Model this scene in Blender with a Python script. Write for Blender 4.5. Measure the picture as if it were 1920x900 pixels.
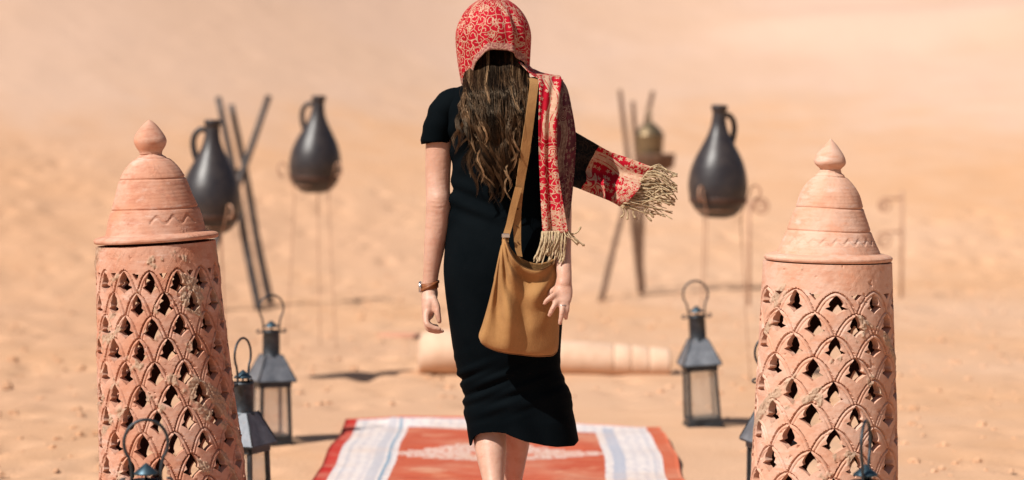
import bpy, math, random
import numpy as np
from mathutils import Vector, Matrix, Euler

random.seed(7)
rng = np.random.default_rng(11)
R = math.radians
for o in list(bpy.data.objects):
    bpy.data.objects.remove(o)
scene = bpy.context.scene
COL = scene.collection

# ------------------------------------------------------------------ camera
CAM_H = 1.28
LENS, SENSOR = 85.0, 36.0
FPX = 1920 * LENS / SENSOR
PITCH = math.atan(230 / FPX)
cam_data = bpy.data.cameras.new('camera')
cam = bpy.data.objects.new('camera', cam_data)
COL.objects.link(cam)
cam.location = (0, 0, CAM_H)
cam.rotation_euler = (R(90) - PITCH, 0, 0)
cam_data.lens = LENS
cam_data.sensor_width = SENSOR
cam_data.sensor_fit = 'HORIZONTAL'
cam_data.clip_start = 0.05
cam_data.clip_end = 1000
cam_data.dof.use_dof = True
cam_data.dof.focus_distance = 6.5
cam_data.dof.aperture_fstop = 2.25
cam_data.dof.aperture_blades = 0
scene.camera = cam

# ------------------------------------------------------------------ world, sun, exposure
SUN_DIR = Vector((0.70, 0.62, -1.0)).normalized()      # direction the light travels
sun_pos = -SUN_DIR
world = bpy.data.worlds.new('World')
scene.world = world
world.use_nodes = True
wn = world.node_tree
wn.nodes.clear()
wo = wn.nodes.new('ShaderNodeOutputWorld')
wb = wn.nodes.new('ShaderNodeBackground')
ws = wn.nodes.new('ShaderNodeTexSky')
ws.sky_type = 'NISHITA'
ws.sun_disc = False
ws.sun_elevation = math.asin(sun_pos.z)
ws.sun_rotation = math.atan2(sun_pos.x, sun_pos.y)
wb.inputs['Strength'].default_value = 0.05
wn.links.new(ws.outputs[0], wb.inputs[0])
wn.links.new(wb.outputs[0], wo.inputs[0])
sun_data = bpy.data.lights.new('sun', 'SUN')
sun_data.energy = 5.0
sun_data.angle = R(0.5)
sun_data.color = (1.0, 0.95, 0.88)
sun = bpy.data.objects.new('sun', sun_data)
sun.rotation_euler = SUN_DIR.to_track_quat('-Z', 'Y').to_euler()
sun.location = (-6, -8, 10)
COL.objects.link(sun)
vs = scene.view_settings
vs.view_transform = 'Standard'
vs.look = 'None'
vs.exposure = 0.24
vs.gamma = 1.0
vs.use_curve_mapping = False

# ------------------------------------------------------------------ projection helpers
_F = np.array([0, math.cos(PITCH), -math.sin(PITCH)])
_U = np.array([0, math.sin(PITCH), math.cos(PITCH)])
def W(px, py, Y):
    """world point that shows at photo pixel (px, py) at distance Y"""
    d = _F + (px - 960) / FPX * np.array([1., 0, 0]) + (450 - py) / FPX * _U
    k = Y / d[1]
    return np.array([0, 0, CAM_H]) + d * k
def depth_for(s):
    return FPX / s
def ground_z(x, y):
    return float(terrain(np.array([x], float), np.array([y], float))[0])

# ------------------------------------------------------------------ numpy noise
_lat = rng.random((256, 256))
def vnoise(x, y):
    xi = np.floor(x).astype(int); yi = np.floor(y).astype(int)
    fx = x - xi; fy = y - yi
    fx = fx * fx * fx * (fx * (fx * 6 - 15) + 10); fy = fy * fy * fy * (fy * (fy * 6 - 15) + 10)
    a = _lat[xi % 256, yi % 256]; b = _lat[(xi + 1) % 256, yi % 256]
    c = _lat[xi % 256, (yi + 1) % 256]; d = _lat[(xi + 1) % 256, (yi + 1) % 256]
    return (a * (1 - fx) + b * fx) * (1 - fy) + (c * (1 - fx) + d * fx) * fy - 0.5
def fbm(x, y, o=4):
    s = 0; a = 1.0
    for k in range(o):
        s = s + a * vnoise(x * 2 ** k + 17.3 * k, y * 2 ** k + 5.1 * k); a *= 0.5
    return s
def sstep(a, b, x):
    t = np.clip((x - a) / (b - a), 0, 1)
    return t * t * (3 - 2 * t)

# ------------------------------------------------------------------ mesh helpers
def mesh_from(name, verts, faces, smooth=True):
    me = bpy.data.meshes.new(name)
    verts = np.asarray(verts, dtype=np.float32)
    if isinstance(faces, np.ndarray) and faces.ndim == 2:
        nf, k = faces.shape
        me.vertices.add(len(verts)); me.vertices.foreach_set('co', verts.ravel())
        me.loops.add(nf * k); me.loops.foreach_set('vertex_index', faces.astype(np.int32).ravel())
        me.polygons.add(nf)
        me.polygons.foreach_set('loop_start', np.arange(0, nf * k, k, dtype=np.int32))
        me.update(calc_edges=True)
    else:
        me.from_pydata([tuple(map(float, v)) for v in verts], [], [tuple(int(i) for i in f) for f in faces])
    if smooth:
        me.polygons.foreach_set('use_smooth', np.ones(len(me.polygons), dtype=bool))
    me.update()
    return me
def mesh_mixed(name, verts, quads, polys, sharp=None):
    me = bpy.data.meshes.new(name)
    verts = np.asarray(verts, np.float32)
    sizes = np.concatenate([np.full(len(quads), 4, np.int32), np.array([len(p) for p in polys], np.int32)])
    loops = np.concatenate([np.asarray(quads, np.int32).ravel()] + ([np.concatenate([np.asarray(p, np.int32) for p in polys])] if polys else []))
    me.vertices.add(len(verts)); me.vertices.foreach_set('co', verts.ravel())
    me.loops.add(len(loops)); me.loops.foreach_set('vertex_index', loops)
    me.polygons.add(len(sizes))
    me.polygons.foreach_set('loop_start', np.concatenate([[0], np.cumsum(sizes)[:-1]]).astype(np.int32))
    me.update(calc_edges=True)
    me.polygons.foreach_set('use_smooth', np.ones(len(sizes), dtype=bool))
    if sharp: me.set_sharp_from_angle(angle=sharp)
    me.update()
    return me
def wloc(o):
    p = np.zeros(3)
    while o is not None:
        p = p + np.array(o.location); o = o.parent
    return p
def obj(name, verts, faces, mat=None, parent=None, smooth=True, world=True):
    verts = np.asarray(verts, float)
    if parent is not None and world:
        verts = verts - wloc(parent)
    me = mesh_from(name, verts, faces, smooth)
    if mat: me.materials.append(mat)
    o = bpy.data.objects.new(name, me)
    COL.objects.link(o)
    if parent is not None: o.parent = parent
    return o
def mesh_obj(name, me, parent=None):
    o = bpy.data.objects.new(name, me); COL.objects.link(o)
    if parent is not None: o.parent = parent
    return o
def tag(o, label=None, cat=None, group=None, kind=None):
    if label: o['label'] = label
    if cat: o['category'] = cat
    if group: o['group'] = group
    if kind: o['kind'] = kind
    return o
def thing(name, loc, label, cat, group=None):
    o = bpy.data.objects.new(name, None); COL.objects.link(o)
    o.empty_display_size = 0.1
    o.location = tuple(float(v) for v in loc)
    return tag(o, label, cat, group)
def copy_tree(o, parent=None):
    c = o.copy(); COL.objects.link(c); c.parent = parent
    for ch in o.children: copy_tree(ch, c)
    return c
def pv(o, name, arr):
    """per-vertex vector attribute"""
    a = o.data.attributes.new(name, 'FLOAT_VECTOR', 'POINT')
    a.data.foreach_set('vector', np.asarray(arr, np.float32).ravel())
def setcol(o, arr):
    a = o.data.attributes.new('tint', 'FLOAT_COLOR', 'POINT')
    arr = np.asarray(arr, np.float32)
    if arr.shape[1] == 3: arr = np.hstack([arr, np.ones((len(arr), 1), np.float32)])
    a.data.foreach_set('color', arr.ravel())

class MB:
    """collects shapes into one mesh"""
    def __init__(s): s.v = []; s.f = []; s.n = 0
    def add(s, v, f):
        v = np.asarray(v, float); s.v.append(v)
        s.f += [tuple(int(i) + s.n for i in q) for q in f]; s.n += len(v); return s
    def verts(s): return np.vstack(s.v)
    def build(s, name, mat, parent=None, smooth=True, world=True):
        return obj(name, s.verts(), s.f, mat, parent, smooth, world)

def catmull(P, n):
    P = np.asarray(P, float)
    if len(P) == 2:
        t = np.linspace(0, 1, n)[:, None]; return P[0] * (1 - t) + P[1] * t
    Q = np.vstack([2 * P[0] - P[1], P, 2 * P[-1] - P[-2]])
    m = len(P) - 1
    ts = np.linspace(0, m, n); out = []
    for t in ts:
        i = min(int(t), m - 1); u = t - i
        p0, p1, p2, p3 = Q[i], Q[i + 1], Q[i + 2], Q[i + 3]
        out.append(0.5 * ((2 * p1) + (-p0 + p2) * u + (2 * p0 - 5 * p1 + 4 * p2 - p3) * u * u + (-p0 + 3 * p1 - 3 * p2 + p3) * u ** 3))
    return np.array(out)
def frames(P, hint=(0, 1, 0)):
    P = np.asarray(P, float)
    T = np.gradient(P, axis=0); T /= np.linalg.norm(T, axis=1)[:, None] + 1e-12
    n = np.array(hint, float); Ns = []
    for t in T:
        m = n - t * n.dot(t)
        if np.linalg.norm(m) < 1e-4: m = np.cross(t, [0.3, 0.5, 0.8])
        n = m / np.linalg.norm(m); Ns.append(n)
    N = np.array(Ns); B = np.cross(T, N)
    return T, N, B
def tube(P, rad, sides=10, rad2=None, hint=(0, 1, 0), cap=True):
    """closed tube; rad along B, rad2 along N(hint)"""
    P = np.asarray(P, float); n = len(P)
    rad = np.broadcast_to(np.asarray(rad, float), (n,))
    rad2 = rad if rad2 is None else np.broadcast_to(np.asarray(rad2, float), (n,))
    T, N, B = frames(P, hint)
    a = np.linspace(0, 2 * math.pi, sides, endpoint=False)
    v = (P[:, None, :] + B[:, None, :] * (rad[:, None] * np.cos(a))[:, :, None] + N[:, None, :] * (rad2[:, None] * np.sin(a))[:, :, None]).reshape(-1, 3)
    f = [(i * sides + j, i * sides + (j + 1) % sides, (i + 1) * sides + (j + 1) % sides, (i + 1) * sides + j) for i in range(n - 1) for j in range(sides)]
    if cap:
        f.append(tuple(range(sides))[::-1]); f.append(tuple(range((n - 1) * sides, n * sides)))
    return v, f
def limb(ctrl, n=24, sides=16, hint=(0, 1, 0)):
    """ctrl rows: x y z r [r2]; rounded ends"""
    C = np.asarray(ctrl, float)
    if C.shape[1] == 4: C = np.hstack([C, C[:, 3:4]])
    S = catmull(C, n)
    P, r1, r2 = S[:, :3], S[:, 3], S[:, 4]
    t0 = P[0] - P[1]; t0 /= np.linalg.norm(t0); t1 = P[-1] - P[-2]; t1 /= np.linalg.norm(t1)
    pre = [(P[0] + t0 * r1[0] * math.sin(R(k)), r1[0] * math.cos(R(k)), r2[0] * math.cos(R(k))) for k in (80, 55, 28)]
    post = [(P[-1] + t1 * r1[-1] * math.sin(R(k)), r1[-1] * math.cos(R(k)), r2[-1] * math.cos(R(k))) for k in (28, 55, 80)]
    P = np.vstack([[p[0] for p in pre], P, [p[0] for p in post]])
    r1 = np.concatenate([[p[1] for p in pre], r1, [p[1] for p in post]])
    r2 = np.concatenate([[p[2] for p in pre], r2, [p[2] for p in post]])
    return tube(P, r1, sides, r2, hint)
def lathe(prof, seg=48, cap_bottom=True, cap_top=True):
    prof = np.asarray(prof, float); n = len(prof)
    a = np.linspace(0, 2 * math.pi, seg, endpoint=False)
    v = np.stack([prof[:, 0][:, None] * np.cos(a), prof[:, 0][:, None] * np.sin(a), np.repeat(prof[:, 1][:, None], seg, 1)], -1).reshape(-1, 3)
    f = [(i * seg + j, i * seg + (j + 1) % seg, (i + 1) * seg + (j + 1) % seg, (i + 1) * seg + j) for i in range(n - 1) for j in range(seg)]
    if cap_bottom and prof[0, 0] > 1e-6: f.append(tuple(range(seg))[::-1])
    if cap_top and prof[-1, 0] > 1e-6: f.append(tuple(range((n - 1) * seg, n * seg)))
    return v, f
def box(c, s, bev=0.0):
    x, y, z = [h / 2 for h in s]
    if bev <= 0:
        v = [(-x, -y, -z), (x, -y, -z), (x, y, -z), (-x, y, -z), (-x, -y, z), (x, -y, z), (x, y, z), (-x, y, z)]
        f = [(3, 2, 1, 0), (4, 5, 6, 7), (0, 1, 5, 4), (1, 2, 6, 5), (2, 3, 7, 6), (3, 0, 4, 7)]
    else:
        b = bev
        ring = lambda dx, dy, zz: [(-dx + b, -dy, zz), (dx - b, -dy, zz), (dx, -dy + b, zz), (dx, dy - b, zz), (dx - b, dy, zz), (-dx + b, dy, zz), (-dx, dy - b, zz), (-dx, -dy + b, zz)]
        v = ring(x - b, y - b, -z) + ring(x, y, -z + b) + ring(x, y, z - b) + ring(x - b, y - b, z)
        f = [tuple(range(8))[::-1], tuple(range(24, 32))]
        for k in range(3):
            f += [(k * 8 + j, k * 8 + (j + 1) % 8, (k + 1) * 8 + (j + 1) % 8, (k + 1) * 8 + j) for j in range(8)]
    return np.array(v, float) + np.array(c, float), f
def gridfaces(nu, nv, wrap_u=False):
    i, j = np.meshgrid(np.arange(nv - 1), np.arange(nu if wrap_u else nu - 1), indexing='ij')
    j2 = (j + 1) % nu
    return np.stack([i * nu + j, i * nu + j2, (i + 1) * nu + j2, (i + 1) * nu + j], -1).reshape(-1, 4)

# ------------------------------------------------------------------ node helpers
class S:
    def __init__(s, nt, k): s.nt = nt; s.k = k
    def _o(s, op, *a, clamp=False):
        n = s.nt.nodes.new('ShaderNodeMath'); n.operation = op; n.use_clamp = clamp
        for i, q in enumerate(a):
            if isinstance(q, S): s.nt.links.new(q.k, n.inputs[i])
            else: n.inputs[i].default_value = q
        return S(s.nt, n.outputs[0])
    def __add__(s, b): return s._o('ADD', s, b)
    __radd__ = __add__
    def __sub__(s, b): return s._o('SUBTRACT', s, b)
    def __rsub__(s, b): return s._o('SUBTRACT', b, s)
    def __mul__(s, b): return s._o('MULTIPLY', s, b)
    __rmul__ = __mul__
    def __truediv__(s, b): return s._o('DIVIDE', s, b)
    def __rtruediv__(s, b): return s._o('DIVIDE', b, s)
    def lt(s, b): return s._o('LESS_THAN', s, b)
    def gt(s, b): return s._o('GREATER_THAN', s, b)
    def abs(s): return s._o('ABSOLUTE', s)
    def sin(s): return s._o('SINE', s)
    def cos(s): return s._o('COSINE', s)
    def exp(s): return s._o('EXPONENT', s)
    def fract(s): return s._o('FRACT', s)
    def floor(s): return s._o('FLOOR', s)
    def sqrt(s): return s._o('SQRT', s)
    def mx(s, b): return s._o('MAXIMUM', s, b)
    def mn(s, b): return s._o('MINIMUM', s, b)
    def at2(s, b): return s._o('ARCTAN2', s, b)
    def pow(s, b): return s._o('POWER', s, b)
    def clamp(s): return s._o('ADD', s, 0.0, clamp=True)
    def ss(s, a, b):
        n = s.nt.nodes.new('ShaderNodeMapRange'); n.interpolation_type = 'SMOOTHSTEP'
        s.nt.links.new(s.k, n.inputs[0]); n.inputs[1].default_value = a; n.inputs[2].default_value = b
        return S(s.nt, n.outputs[0])
class Mat:
    def __init__(s, name, rough=0.7, spec=0.3, metal=0.0):
        s.m = bpy.data.materials.new(name); s.m.use_nodes = True
        s.nt = s.m.node_tree
        s.b = s.nt.nodes['Principled BSDF']; s.out = s.nt.nodes['Material Output']
        s.b.inputs['Roughness'].default_value = rough
        s.b.inputs['Specular IOR Level'].default_value = spec
        s.b.inputs['Metallic'].default_value = metal
    def new(s, t): return s.nt.nodes.new(t)
    def link(s, a, b): s.nt.links.new(a.k if isinstance(a, S) else a, b)
    def attr(s, name):
        n = s.new('ShaderNodeAttribute'); n.attribute_name = name; return n
    def objco(s):
        return s.new('ShaderNodeTexCoord').outputs['Object']
    def pos(s):
        return s.new('ShaderNodeNewGeometry').outputs['Position']
    def sep(s, v):
        n = s.new('ShaderNodeSeparateXYZ'); s.link(v, n.inputs[0])
        return [S(s.nt, n.outputs[i]) for i in range(3)]
    def comb(s, x, y, z=0.0):
        n = s.new('ShaderNodeCombineXYZ')
        for i, q in enumerate((x, y, z)):
            if isinstance(q, S): s.link(q, n.inputs[i])
            else: n.inputs[i].default_value = q
        return n.outputs[0]
    def noise(s, vec, scale, detail=4, rough=0.55, dist=0.0, color=False):
        n = s.new('ShaderNodeTexNoise'); s.link(vec, n.inputs['Vector'])
        n.inputs['Scale'].default_value = scale; n.inputs['Detail'].default_value = detail
        n.inputs['Roughness'].default_value = rough; n.inputs['Distortion'].default_value = dist
        return n.outputs['Color'] if color else S(s.nt, n.outputs['Fac'])
    def voro(s, vec, scale, feature='F1', rnd=1.0, dims='2D'):
        n = s.new('ShaderNodeTexVoronoi'); n.voronoi_dimensions = dims; n.feature = feature
        s.link(vec, n.inputs['Vector']); n.inputs['Scale'].default_value = scale
        n.inputs['Randomness'].default_value = rnd
        return n
    def scale(s, v, k):
        n = s.new('ShaderNodeVectorMath'); n.operation = 'MULTIPLY'; s.link(v, n.inputs[0]); n.inputs[1].default_value = k
        return n.outputs[0]
    def mix(s, fac, a, b):
        n = s.new('ShaderNodeMix'); n.data_type = 'RGBA'
        for q, i in ((fac, 0), (a, 6), (b, 7)):
            if isinstance(q, S): s.link(q, n.inputs[i])
            elif isinstance(q, (tuple, list)): n.inputs[i].default_value = (*q, 1) if len(q) == 3 else q
            elif isinstance(q, (int, float)): n.inputs[i].default_value = q
            else: s.link(q, n.inputs[i])
        return n.outputs[2]
    def color(s, c):
        if isinstance(c, (tuple, list)): s.b.inputs['Base Color'].default_value = (*c, 1)
        else: s.link(c, s.b.inputs['Base Color'])
        return s
    def rough(s, r): s.link(r, s.b.inputs['Roughness']); return s
    def bump(s, h, strength=0.3, dist=0.01):
        n = s.new('ShaderNodeBump'); s.link(h, n.inputs['Height'])
        n.inputs['Strength'].default_value = strength; n.inputs['Distance'].default_value = dist
        s.link(n.outputs[0], s.b.inputs['Normal']); return s

def mat_sand():
    M = Mat('sand', 0.95, 0.1)
    p = M.pos()
    x, y, z = M.sep(p)
    big = M.noise(p, 0.35, 3)
    mid = M.noise(p, 2.2, 5, 0.6)
    fine = M.noise(p, 60, 4, 0.7)
    grain = M.noise(p, 420, 2, 0.6)
    c = M.mix(big.ss(0.3, 0.7), (0.60, 0.338, 0.188), (0.62, 0.39, 0.258))
    c = M.mix(mid.ss(0.35, 0.75) * 0.45, c, (0.64, 0.41, 0.27))
    # paler sand of the dune slope, darker trodden sand of the flat
    dune = (z * 1.0 + (mid - 0.5) * 0.7 + (big - 0.5) * 0.6).ss(0.75, 1.7)
    c = M.mix(dune, c, M.mix(big.ss(0.35, 0.65), (0.565, 0.37, 0.26), (0.595, 0.405, 0.305)))
    west = (x * -0.22 + (big - 0.5) * 2.2 + 0.2).ss(0.0, 1.0)
    c = M.mix(west * 0.55, c, M.mix(dune, (0.53, 0.29, 0.162), (0.56, 0.36, 0.25)))
    c = M.mix(fine.ss(0.56, 0.72) * 0.22, c, (0.36, 0.20, 0.12))
    c = M.mix(grain.ss(0.55, 0.75) * 0.25, c, (0.78, 0.57, 0.42))
    M.color(c)
    M.bump(mid * (0.8 - dune * 0.68) + fine * (0.35 - dune * 0.2) + grain * 0.05, 0.55, 0.035)
    return M.m
def mat_simple(name, c, c2=None, rough=0.6, spec=0.4, metal=0.0, scale=20, bump=0.0, dist=0.004):
    M = Mat(name, rough, spec, metal)
    p = M.objco()
    n = M.noise(p, scale, 5, 0.6)
    M.color(M.mix(n.ss(0.35, 0.7), c, c2 or tuple(v * 0.75 for v in c)))
    if bump: M.bump(M.noise(p, scale * 3, 4, 0.6), bump, dist)
    return M.m
def mat_terracotta(name, base, pale, dark, mud):
    M = Mat(name, 0.85, 0.15)
    p = M.objco()
    stretch = M.scale(p, (1, 1, 3.0))
    a = M.noise(p, 7, 5, 0.6); b = M.noise(stretch, 22, 5, 0.65); f = M.noise(p, 130, 4, 0.7)
    c = M.mix(a.ss(0.35, 0.68), base, pale)
    c = M.mix(b.ss(0.45, 0.7) * 0.6, c, dark)
    c = M.mix(M.noise(p, 13, 5, 0.7).ss(0.56, 0.66) * 0.5, c, (0.60, 0.27, 0.16))
    pale_salts = M.noise(stretch, 9, 6, 0.7)
    c = M.mix(pale_salts.ss(0.54, 0.70) * 0.45, c, (0.70, 0.55, 0.47))
    grey = M.noise(p, 5.5, 6, 0.72, 0.6)
    md, _, _ = M.sep(M.attr('mud').outputs['Vector'])
    c = M.mix(grey.ss(0.62, 0.70) * (0.4 * mud), c, (0.36, 0.27, 0.20))
    c = M.mix(md * 0.75, c, M.mix(f.ss(0.4, 0.6), (0.34, 0.25, 0.17), (0.46, 0.34, 0.24)))
    c = M.mix(f.ss(0.6, 0.75) * 0.35, c, (0.22, 0.11, 0.075))
    M.color(c)
    lines = M.noise(M.scale(p, (2, 2, 110)), 1.0, 3, 0.6)
    M.bump(f * 0.6 + lines * 0.3 + grey.ss(0.57, 0.66) * (1.2 * mud), 0.35, 0.004)
    return M.m
def mat_metal(name, c, c2, rough=0.42, metal=0.75):
    M = Mat(name, rough, 0.5, metal)
    p = M.objco()
    n = M.noise(p, 26, 5, 0.65); r = M.noise(p, 60, 5, 0.7)
    M.color(M.mix(r.ss(0.58, 0.74) * 0.6, M.mix(n.ss(0.35, 0.7), c, c2), (0.16, 0.085, 0.045)))
    M.rough(n * 0.35 + (rough - 0.14))
    M.bump(n * 0.6 + r * 0.4, 0.12, 0.004)
    return M.m
def mat_glass():
    m = bpy.data.materials.new('dusty_glass'); m.use_nodes = True
    nt = m.node_tree; nt.nodes.clear()
    M = Mat.__new__(Mat); M.m = m; M.nt = nt
    out = nt.nodes.new('ShaderNodeOutputMaterial')
    tr = nt.nodes.new('ShaderNodeBsdfTransparent'); tr.inputs[0].default_value = (0.98, 0.985, 0.98, 1)
    gl = nt.nodes.new('ShaderNodeBsdfGlossy'); gl.inputs['Roughness'].default_value = 0.12
    df = nt.nodes.new('ShaderNodeBsdfDiffuse'); df.inputs[0].default_value = (0.78, 0.70, 0.62, 1)
    tl = nt.nodes.new('ShaderNodeBsdfTranslucent'); tl.inputs[0].default_value = (0.78, 0.70, 0.62, 1)
    ad = nt.nodes.new('ShaderNodeMixShader'); ad.inputs[0].default_value = 0.5
    nt.links.new(df.outputs[0], ad.inputs[1]); nt.links.new(tl.outputs[0], ad.inputs[2])
    m1 = nt.nodes.new('ShaderNodeMixShader'); m1.inputs[0].default_value = 0.07
    nt.links.new(tr.outputs[0], m1.inputs[1]); nt.links.new(gl.outputs[0], m1.inputs[2])
    m2 = nt.nodes.new('ShaderNodeMixShader')
    dust = M.noise(M.objco(), 14, 5, 0.65)
    M.link(dust * 0.20 + 0.03, m2.inputs[0])
    nt.links.new(m1.outputs[0], m2.inputs[1]); nt.links.new(ad.outputs[0], m2.inputs[2])
    nt.links.new(m2.outputs[0], out.inputs[0])
    return m
def spiral_cells(M, uv, scale, rnd, turns, width, rmax):
    v = M.voro(uv, scale, 'F1', rnd)
    sub = M.new('ShaderNodeVectorMath'); sub.operation = 'SUBTRACT'
    M.link(uv, sub.inputs[0]); M.link(v.outputs['Position'], sub.inputs[1])
    x, y, _ = M.sep(sub.outputs[0])
    r = (x * x + y * y).sqrt() * scale
    th = y.at2(x)
    cx, cy, cz = M.sep(v.outputs['Color'])
    sgn = cx.gt(0.5) * 2 - 1
    s = (th * (1 / (2 * math.pi)) * sgn + r * turns + cy).fract()
    line = (s - 0.5).abs().lt(width) * r.lt(rmax) * r.gt(0.05)
    return line, r, th, cz, cy
def mat_scarf(name, reverse=False, tail=False, black=None):
    M = Mat(name, 0.75, 0.25)
    a = M.attr('puv').outputs['Vector']
    wob = M.noise(a, 55, 2, 0.5, color=True)
    ad = M.new('ShaderNodeVectorMath'); ad.operation = 'MULTIPLY_ADD'
    M.link(wob, ad.inputs[0]); ad.inputs[1].default_value = (0.012, 0.012, 0); M.link(a, ad.inputs[2])
    uv = ad.outputs[0]
    u, v, w = M.sep(a)           # w: 0 at the hem, in metres
    l1, r1, th1, c1, d1 = spiral_cells(M, uv, 44, 0.85, 1.9, 0.10, 0.54)
    edge = M.voro(uv, 44, 'DISTANCE_TO_EDGE', 0.85)
    stem = S(M.nt, edge.outputs['Distance']).lt(0.040)
    flower = c1.gt(0.74) * r1.lt((th1 * 5 + d1 * 6).cos() * 0.12 + 0.34)
    core = c1.gt(0.74) * r1.lt(0.10)
    scroll = (l1 * (1 - flower)).mx(stem).mx(flower) * (1 - core)
    red = M.mix(M.noise(a, 18, 3).ss(0.3, 0.7), (0.32, 0.003, 0.013), (0.41, 0.005, 0.019))
    cream = M.mix(M.noise(a, 90, 3).ss(0.3, 0.7), (0.52, 0.33, 0.235), (0.40, 0.225, 0.14))
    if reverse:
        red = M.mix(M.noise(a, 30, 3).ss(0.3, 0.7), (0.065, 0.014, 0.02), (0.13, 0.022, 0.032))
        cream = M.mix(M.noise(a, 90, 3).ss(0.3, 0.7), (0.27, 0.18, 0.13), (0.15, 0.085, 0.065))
    pat = scroll
    if tail:
        # zones along the tail: scrollwork, sparse blossoms, dense cream border
        sm, rs, ths, cs, ds = spiral_cells(M, a, 62, 0.55, 1.0, 0.02, 0.2)
        bloss = cs.gt(0.25) * rs.lt((ths * 5 + ds * 6).cos() * 0.13 + 0.30)
        zone1 = v.ss(0.092, 0.10) * (1 - v.ss(0.30, 0.33))
        ue = (u - 0.035 - (v * 38).sin() * 0.010)
        vine = ue.abs().lt(0.006).mx((ue.abs() - 0.011).abs().lt(0.003))
        pat = scroll * (1 - zone1) + zone1 * bloss.mx(vine)
        dn = M.noise(uv, 130, 3, 0.7)
        dense = (w * 1.0 + (M.noise(a, 22, 2) - 0.5) * 0.09).lt(0.085)
        pat = pat.mx(dense * dn.gt(0.50))
        band = (v - 0.086).abs().lt(0.010)
        pat = pat.mx(band * dn.gt(0.45))
        for (cx, cy, rot, size, bend) in tail:
            du = u - cx; dv = v - cy
            lx = du * math.cos(rot) + dv * math.sin(rot); ly = dv * math.cos(rot) - du * math.sin(rot)
            r = (lx * lx + ly * ly).sqrt()
            ph = lx.at2(ly) + r * (bend / size)
            g = r / ((ph * ph * -5.0).exp() * (1.9 * size) + size)
            inside = g.lt(1.0)
            rings = (g * 3.2 + 0.15).fract().gt(0.42)
            pat = pat * (1 - inside) + inside * rings * (dn.gt(0.36))
    c = M.mix(pat.clamp(), red, cream)
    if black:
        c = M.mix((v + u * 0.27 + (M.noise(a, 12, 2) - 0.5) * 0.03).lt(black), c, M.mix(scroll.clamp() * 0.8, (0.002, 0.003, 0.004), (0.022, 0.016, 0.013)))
    trim = w.lt(0.020)
    tn = M.noise(uv, 160, 2, 0.6)
    c = M.mix(trim * 0.9, c, M.mix(tn.gt(0.5), (0.26, 0.10, 0.09), (0.44, 0.26, 0.19)))
    M.color(c)
    weave = M.noise(M.scale(a, (900, 300, 1)), 1.0, 2)
    M.bump(pat.clamp() * 0.6 + weave * 0.5, 0.35, 0.0012)
    M.b.inputs['Specular IOR Level'].default_value = 0.12
    return M.m
def mat_dress():
    M = Mat('black_jersey', 0.8, 0.03)
    p = M.objco()
    n = M.noise(p, 7, 4)
    M.color(M.mix(n.ss(0.3, 0.7), (0.0012, 0.0026, 0.0037), (0.0026, 0.0044, 0.0058)))
    rib = M.noise(M.scale(p, (1400, 1400, 500)), 1.0, 2)
    M.bump(rib * 0.25 + M.noise(p, 24, 3) * 1.0, 0.25, 0.004)
    return M.m
def mat_skin():
    M = Mat('skin', 0.5, 0.35)
    p = M.objco()
    n = M.noise(p, 14, 4, 0.6); f = M.noise(p, 160, 3)
    M.color(M.mix(n.ss(0.3, 0.7), (0.50, 0.27, 0.185), (0.585, 0.36, 0.268)))
    b2 = M.noise(p, 30, 5, 0.7)
    c0 = M.b.inputs['Base Color'].links[0].from_socket
    M.color(M.mix(b2.ss(0.5, 0.72) * 0.45, c0, (0.47, 0.20, 0.135)))
    M.b.inputs['Subsurface Weight'].default_value = 0.10
    M.b.inputs['Subsurface Radius'].default_value = (0.02, 0.008, 0.004)
    M.b.inputs['Subsurface Scale'].default_value = 0.4
    M.bump(f * 0.5 + M.noise(M.scale(p, (1, 1, 2.2)), 48, 4, 0.6) * 1.5, 0.25, 0.004)
    return M.m
def mat_hair():
    M = Mat('hair', 0.35, 0.32)
    M.b.inputs['Specular Tint'].default_value = (1.0, 0.72, 0.48, 1)
    M.link(M.attr('tint').outputs['Color'], M.b.inputs['Base Color'])
    return M.m
def mat_suede():
    M = Mat('suede', 0.85, 0.15)
    p = M.objco()
    n = M.noise(p, 9, 5, 0.6); f = M.noise(p, 220, 4, 0.7)
    c = M.mix(n.ss(0.3, 0.72), (0.37, 0.192, 0.07), (0.26, 0.124, 0.043))
    c = M.mix(f.ss(0.5, 0.8) * 0.3, c, (0.46, 0.25, 0.11))
    sc_ = M.noise(M.scale(p, (3, 3, 0.8)), 9, 5, 0.7)
    c = M.mix(sc_.ss(0.58, 0.75) * 0.4, c, (0.19, 0.08, 0.03))
    M.color(c); M.bump(f * 0.5 + n + sc_ * 1.2, 0.4, 0.005)
    M.b.inputs['Sheen Weight'].default_value = 0.2
    M.b.inputs['Sheen Tint'].default_value = (0.9, 0.6, 0.35, 1)
    return M.m
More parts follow.
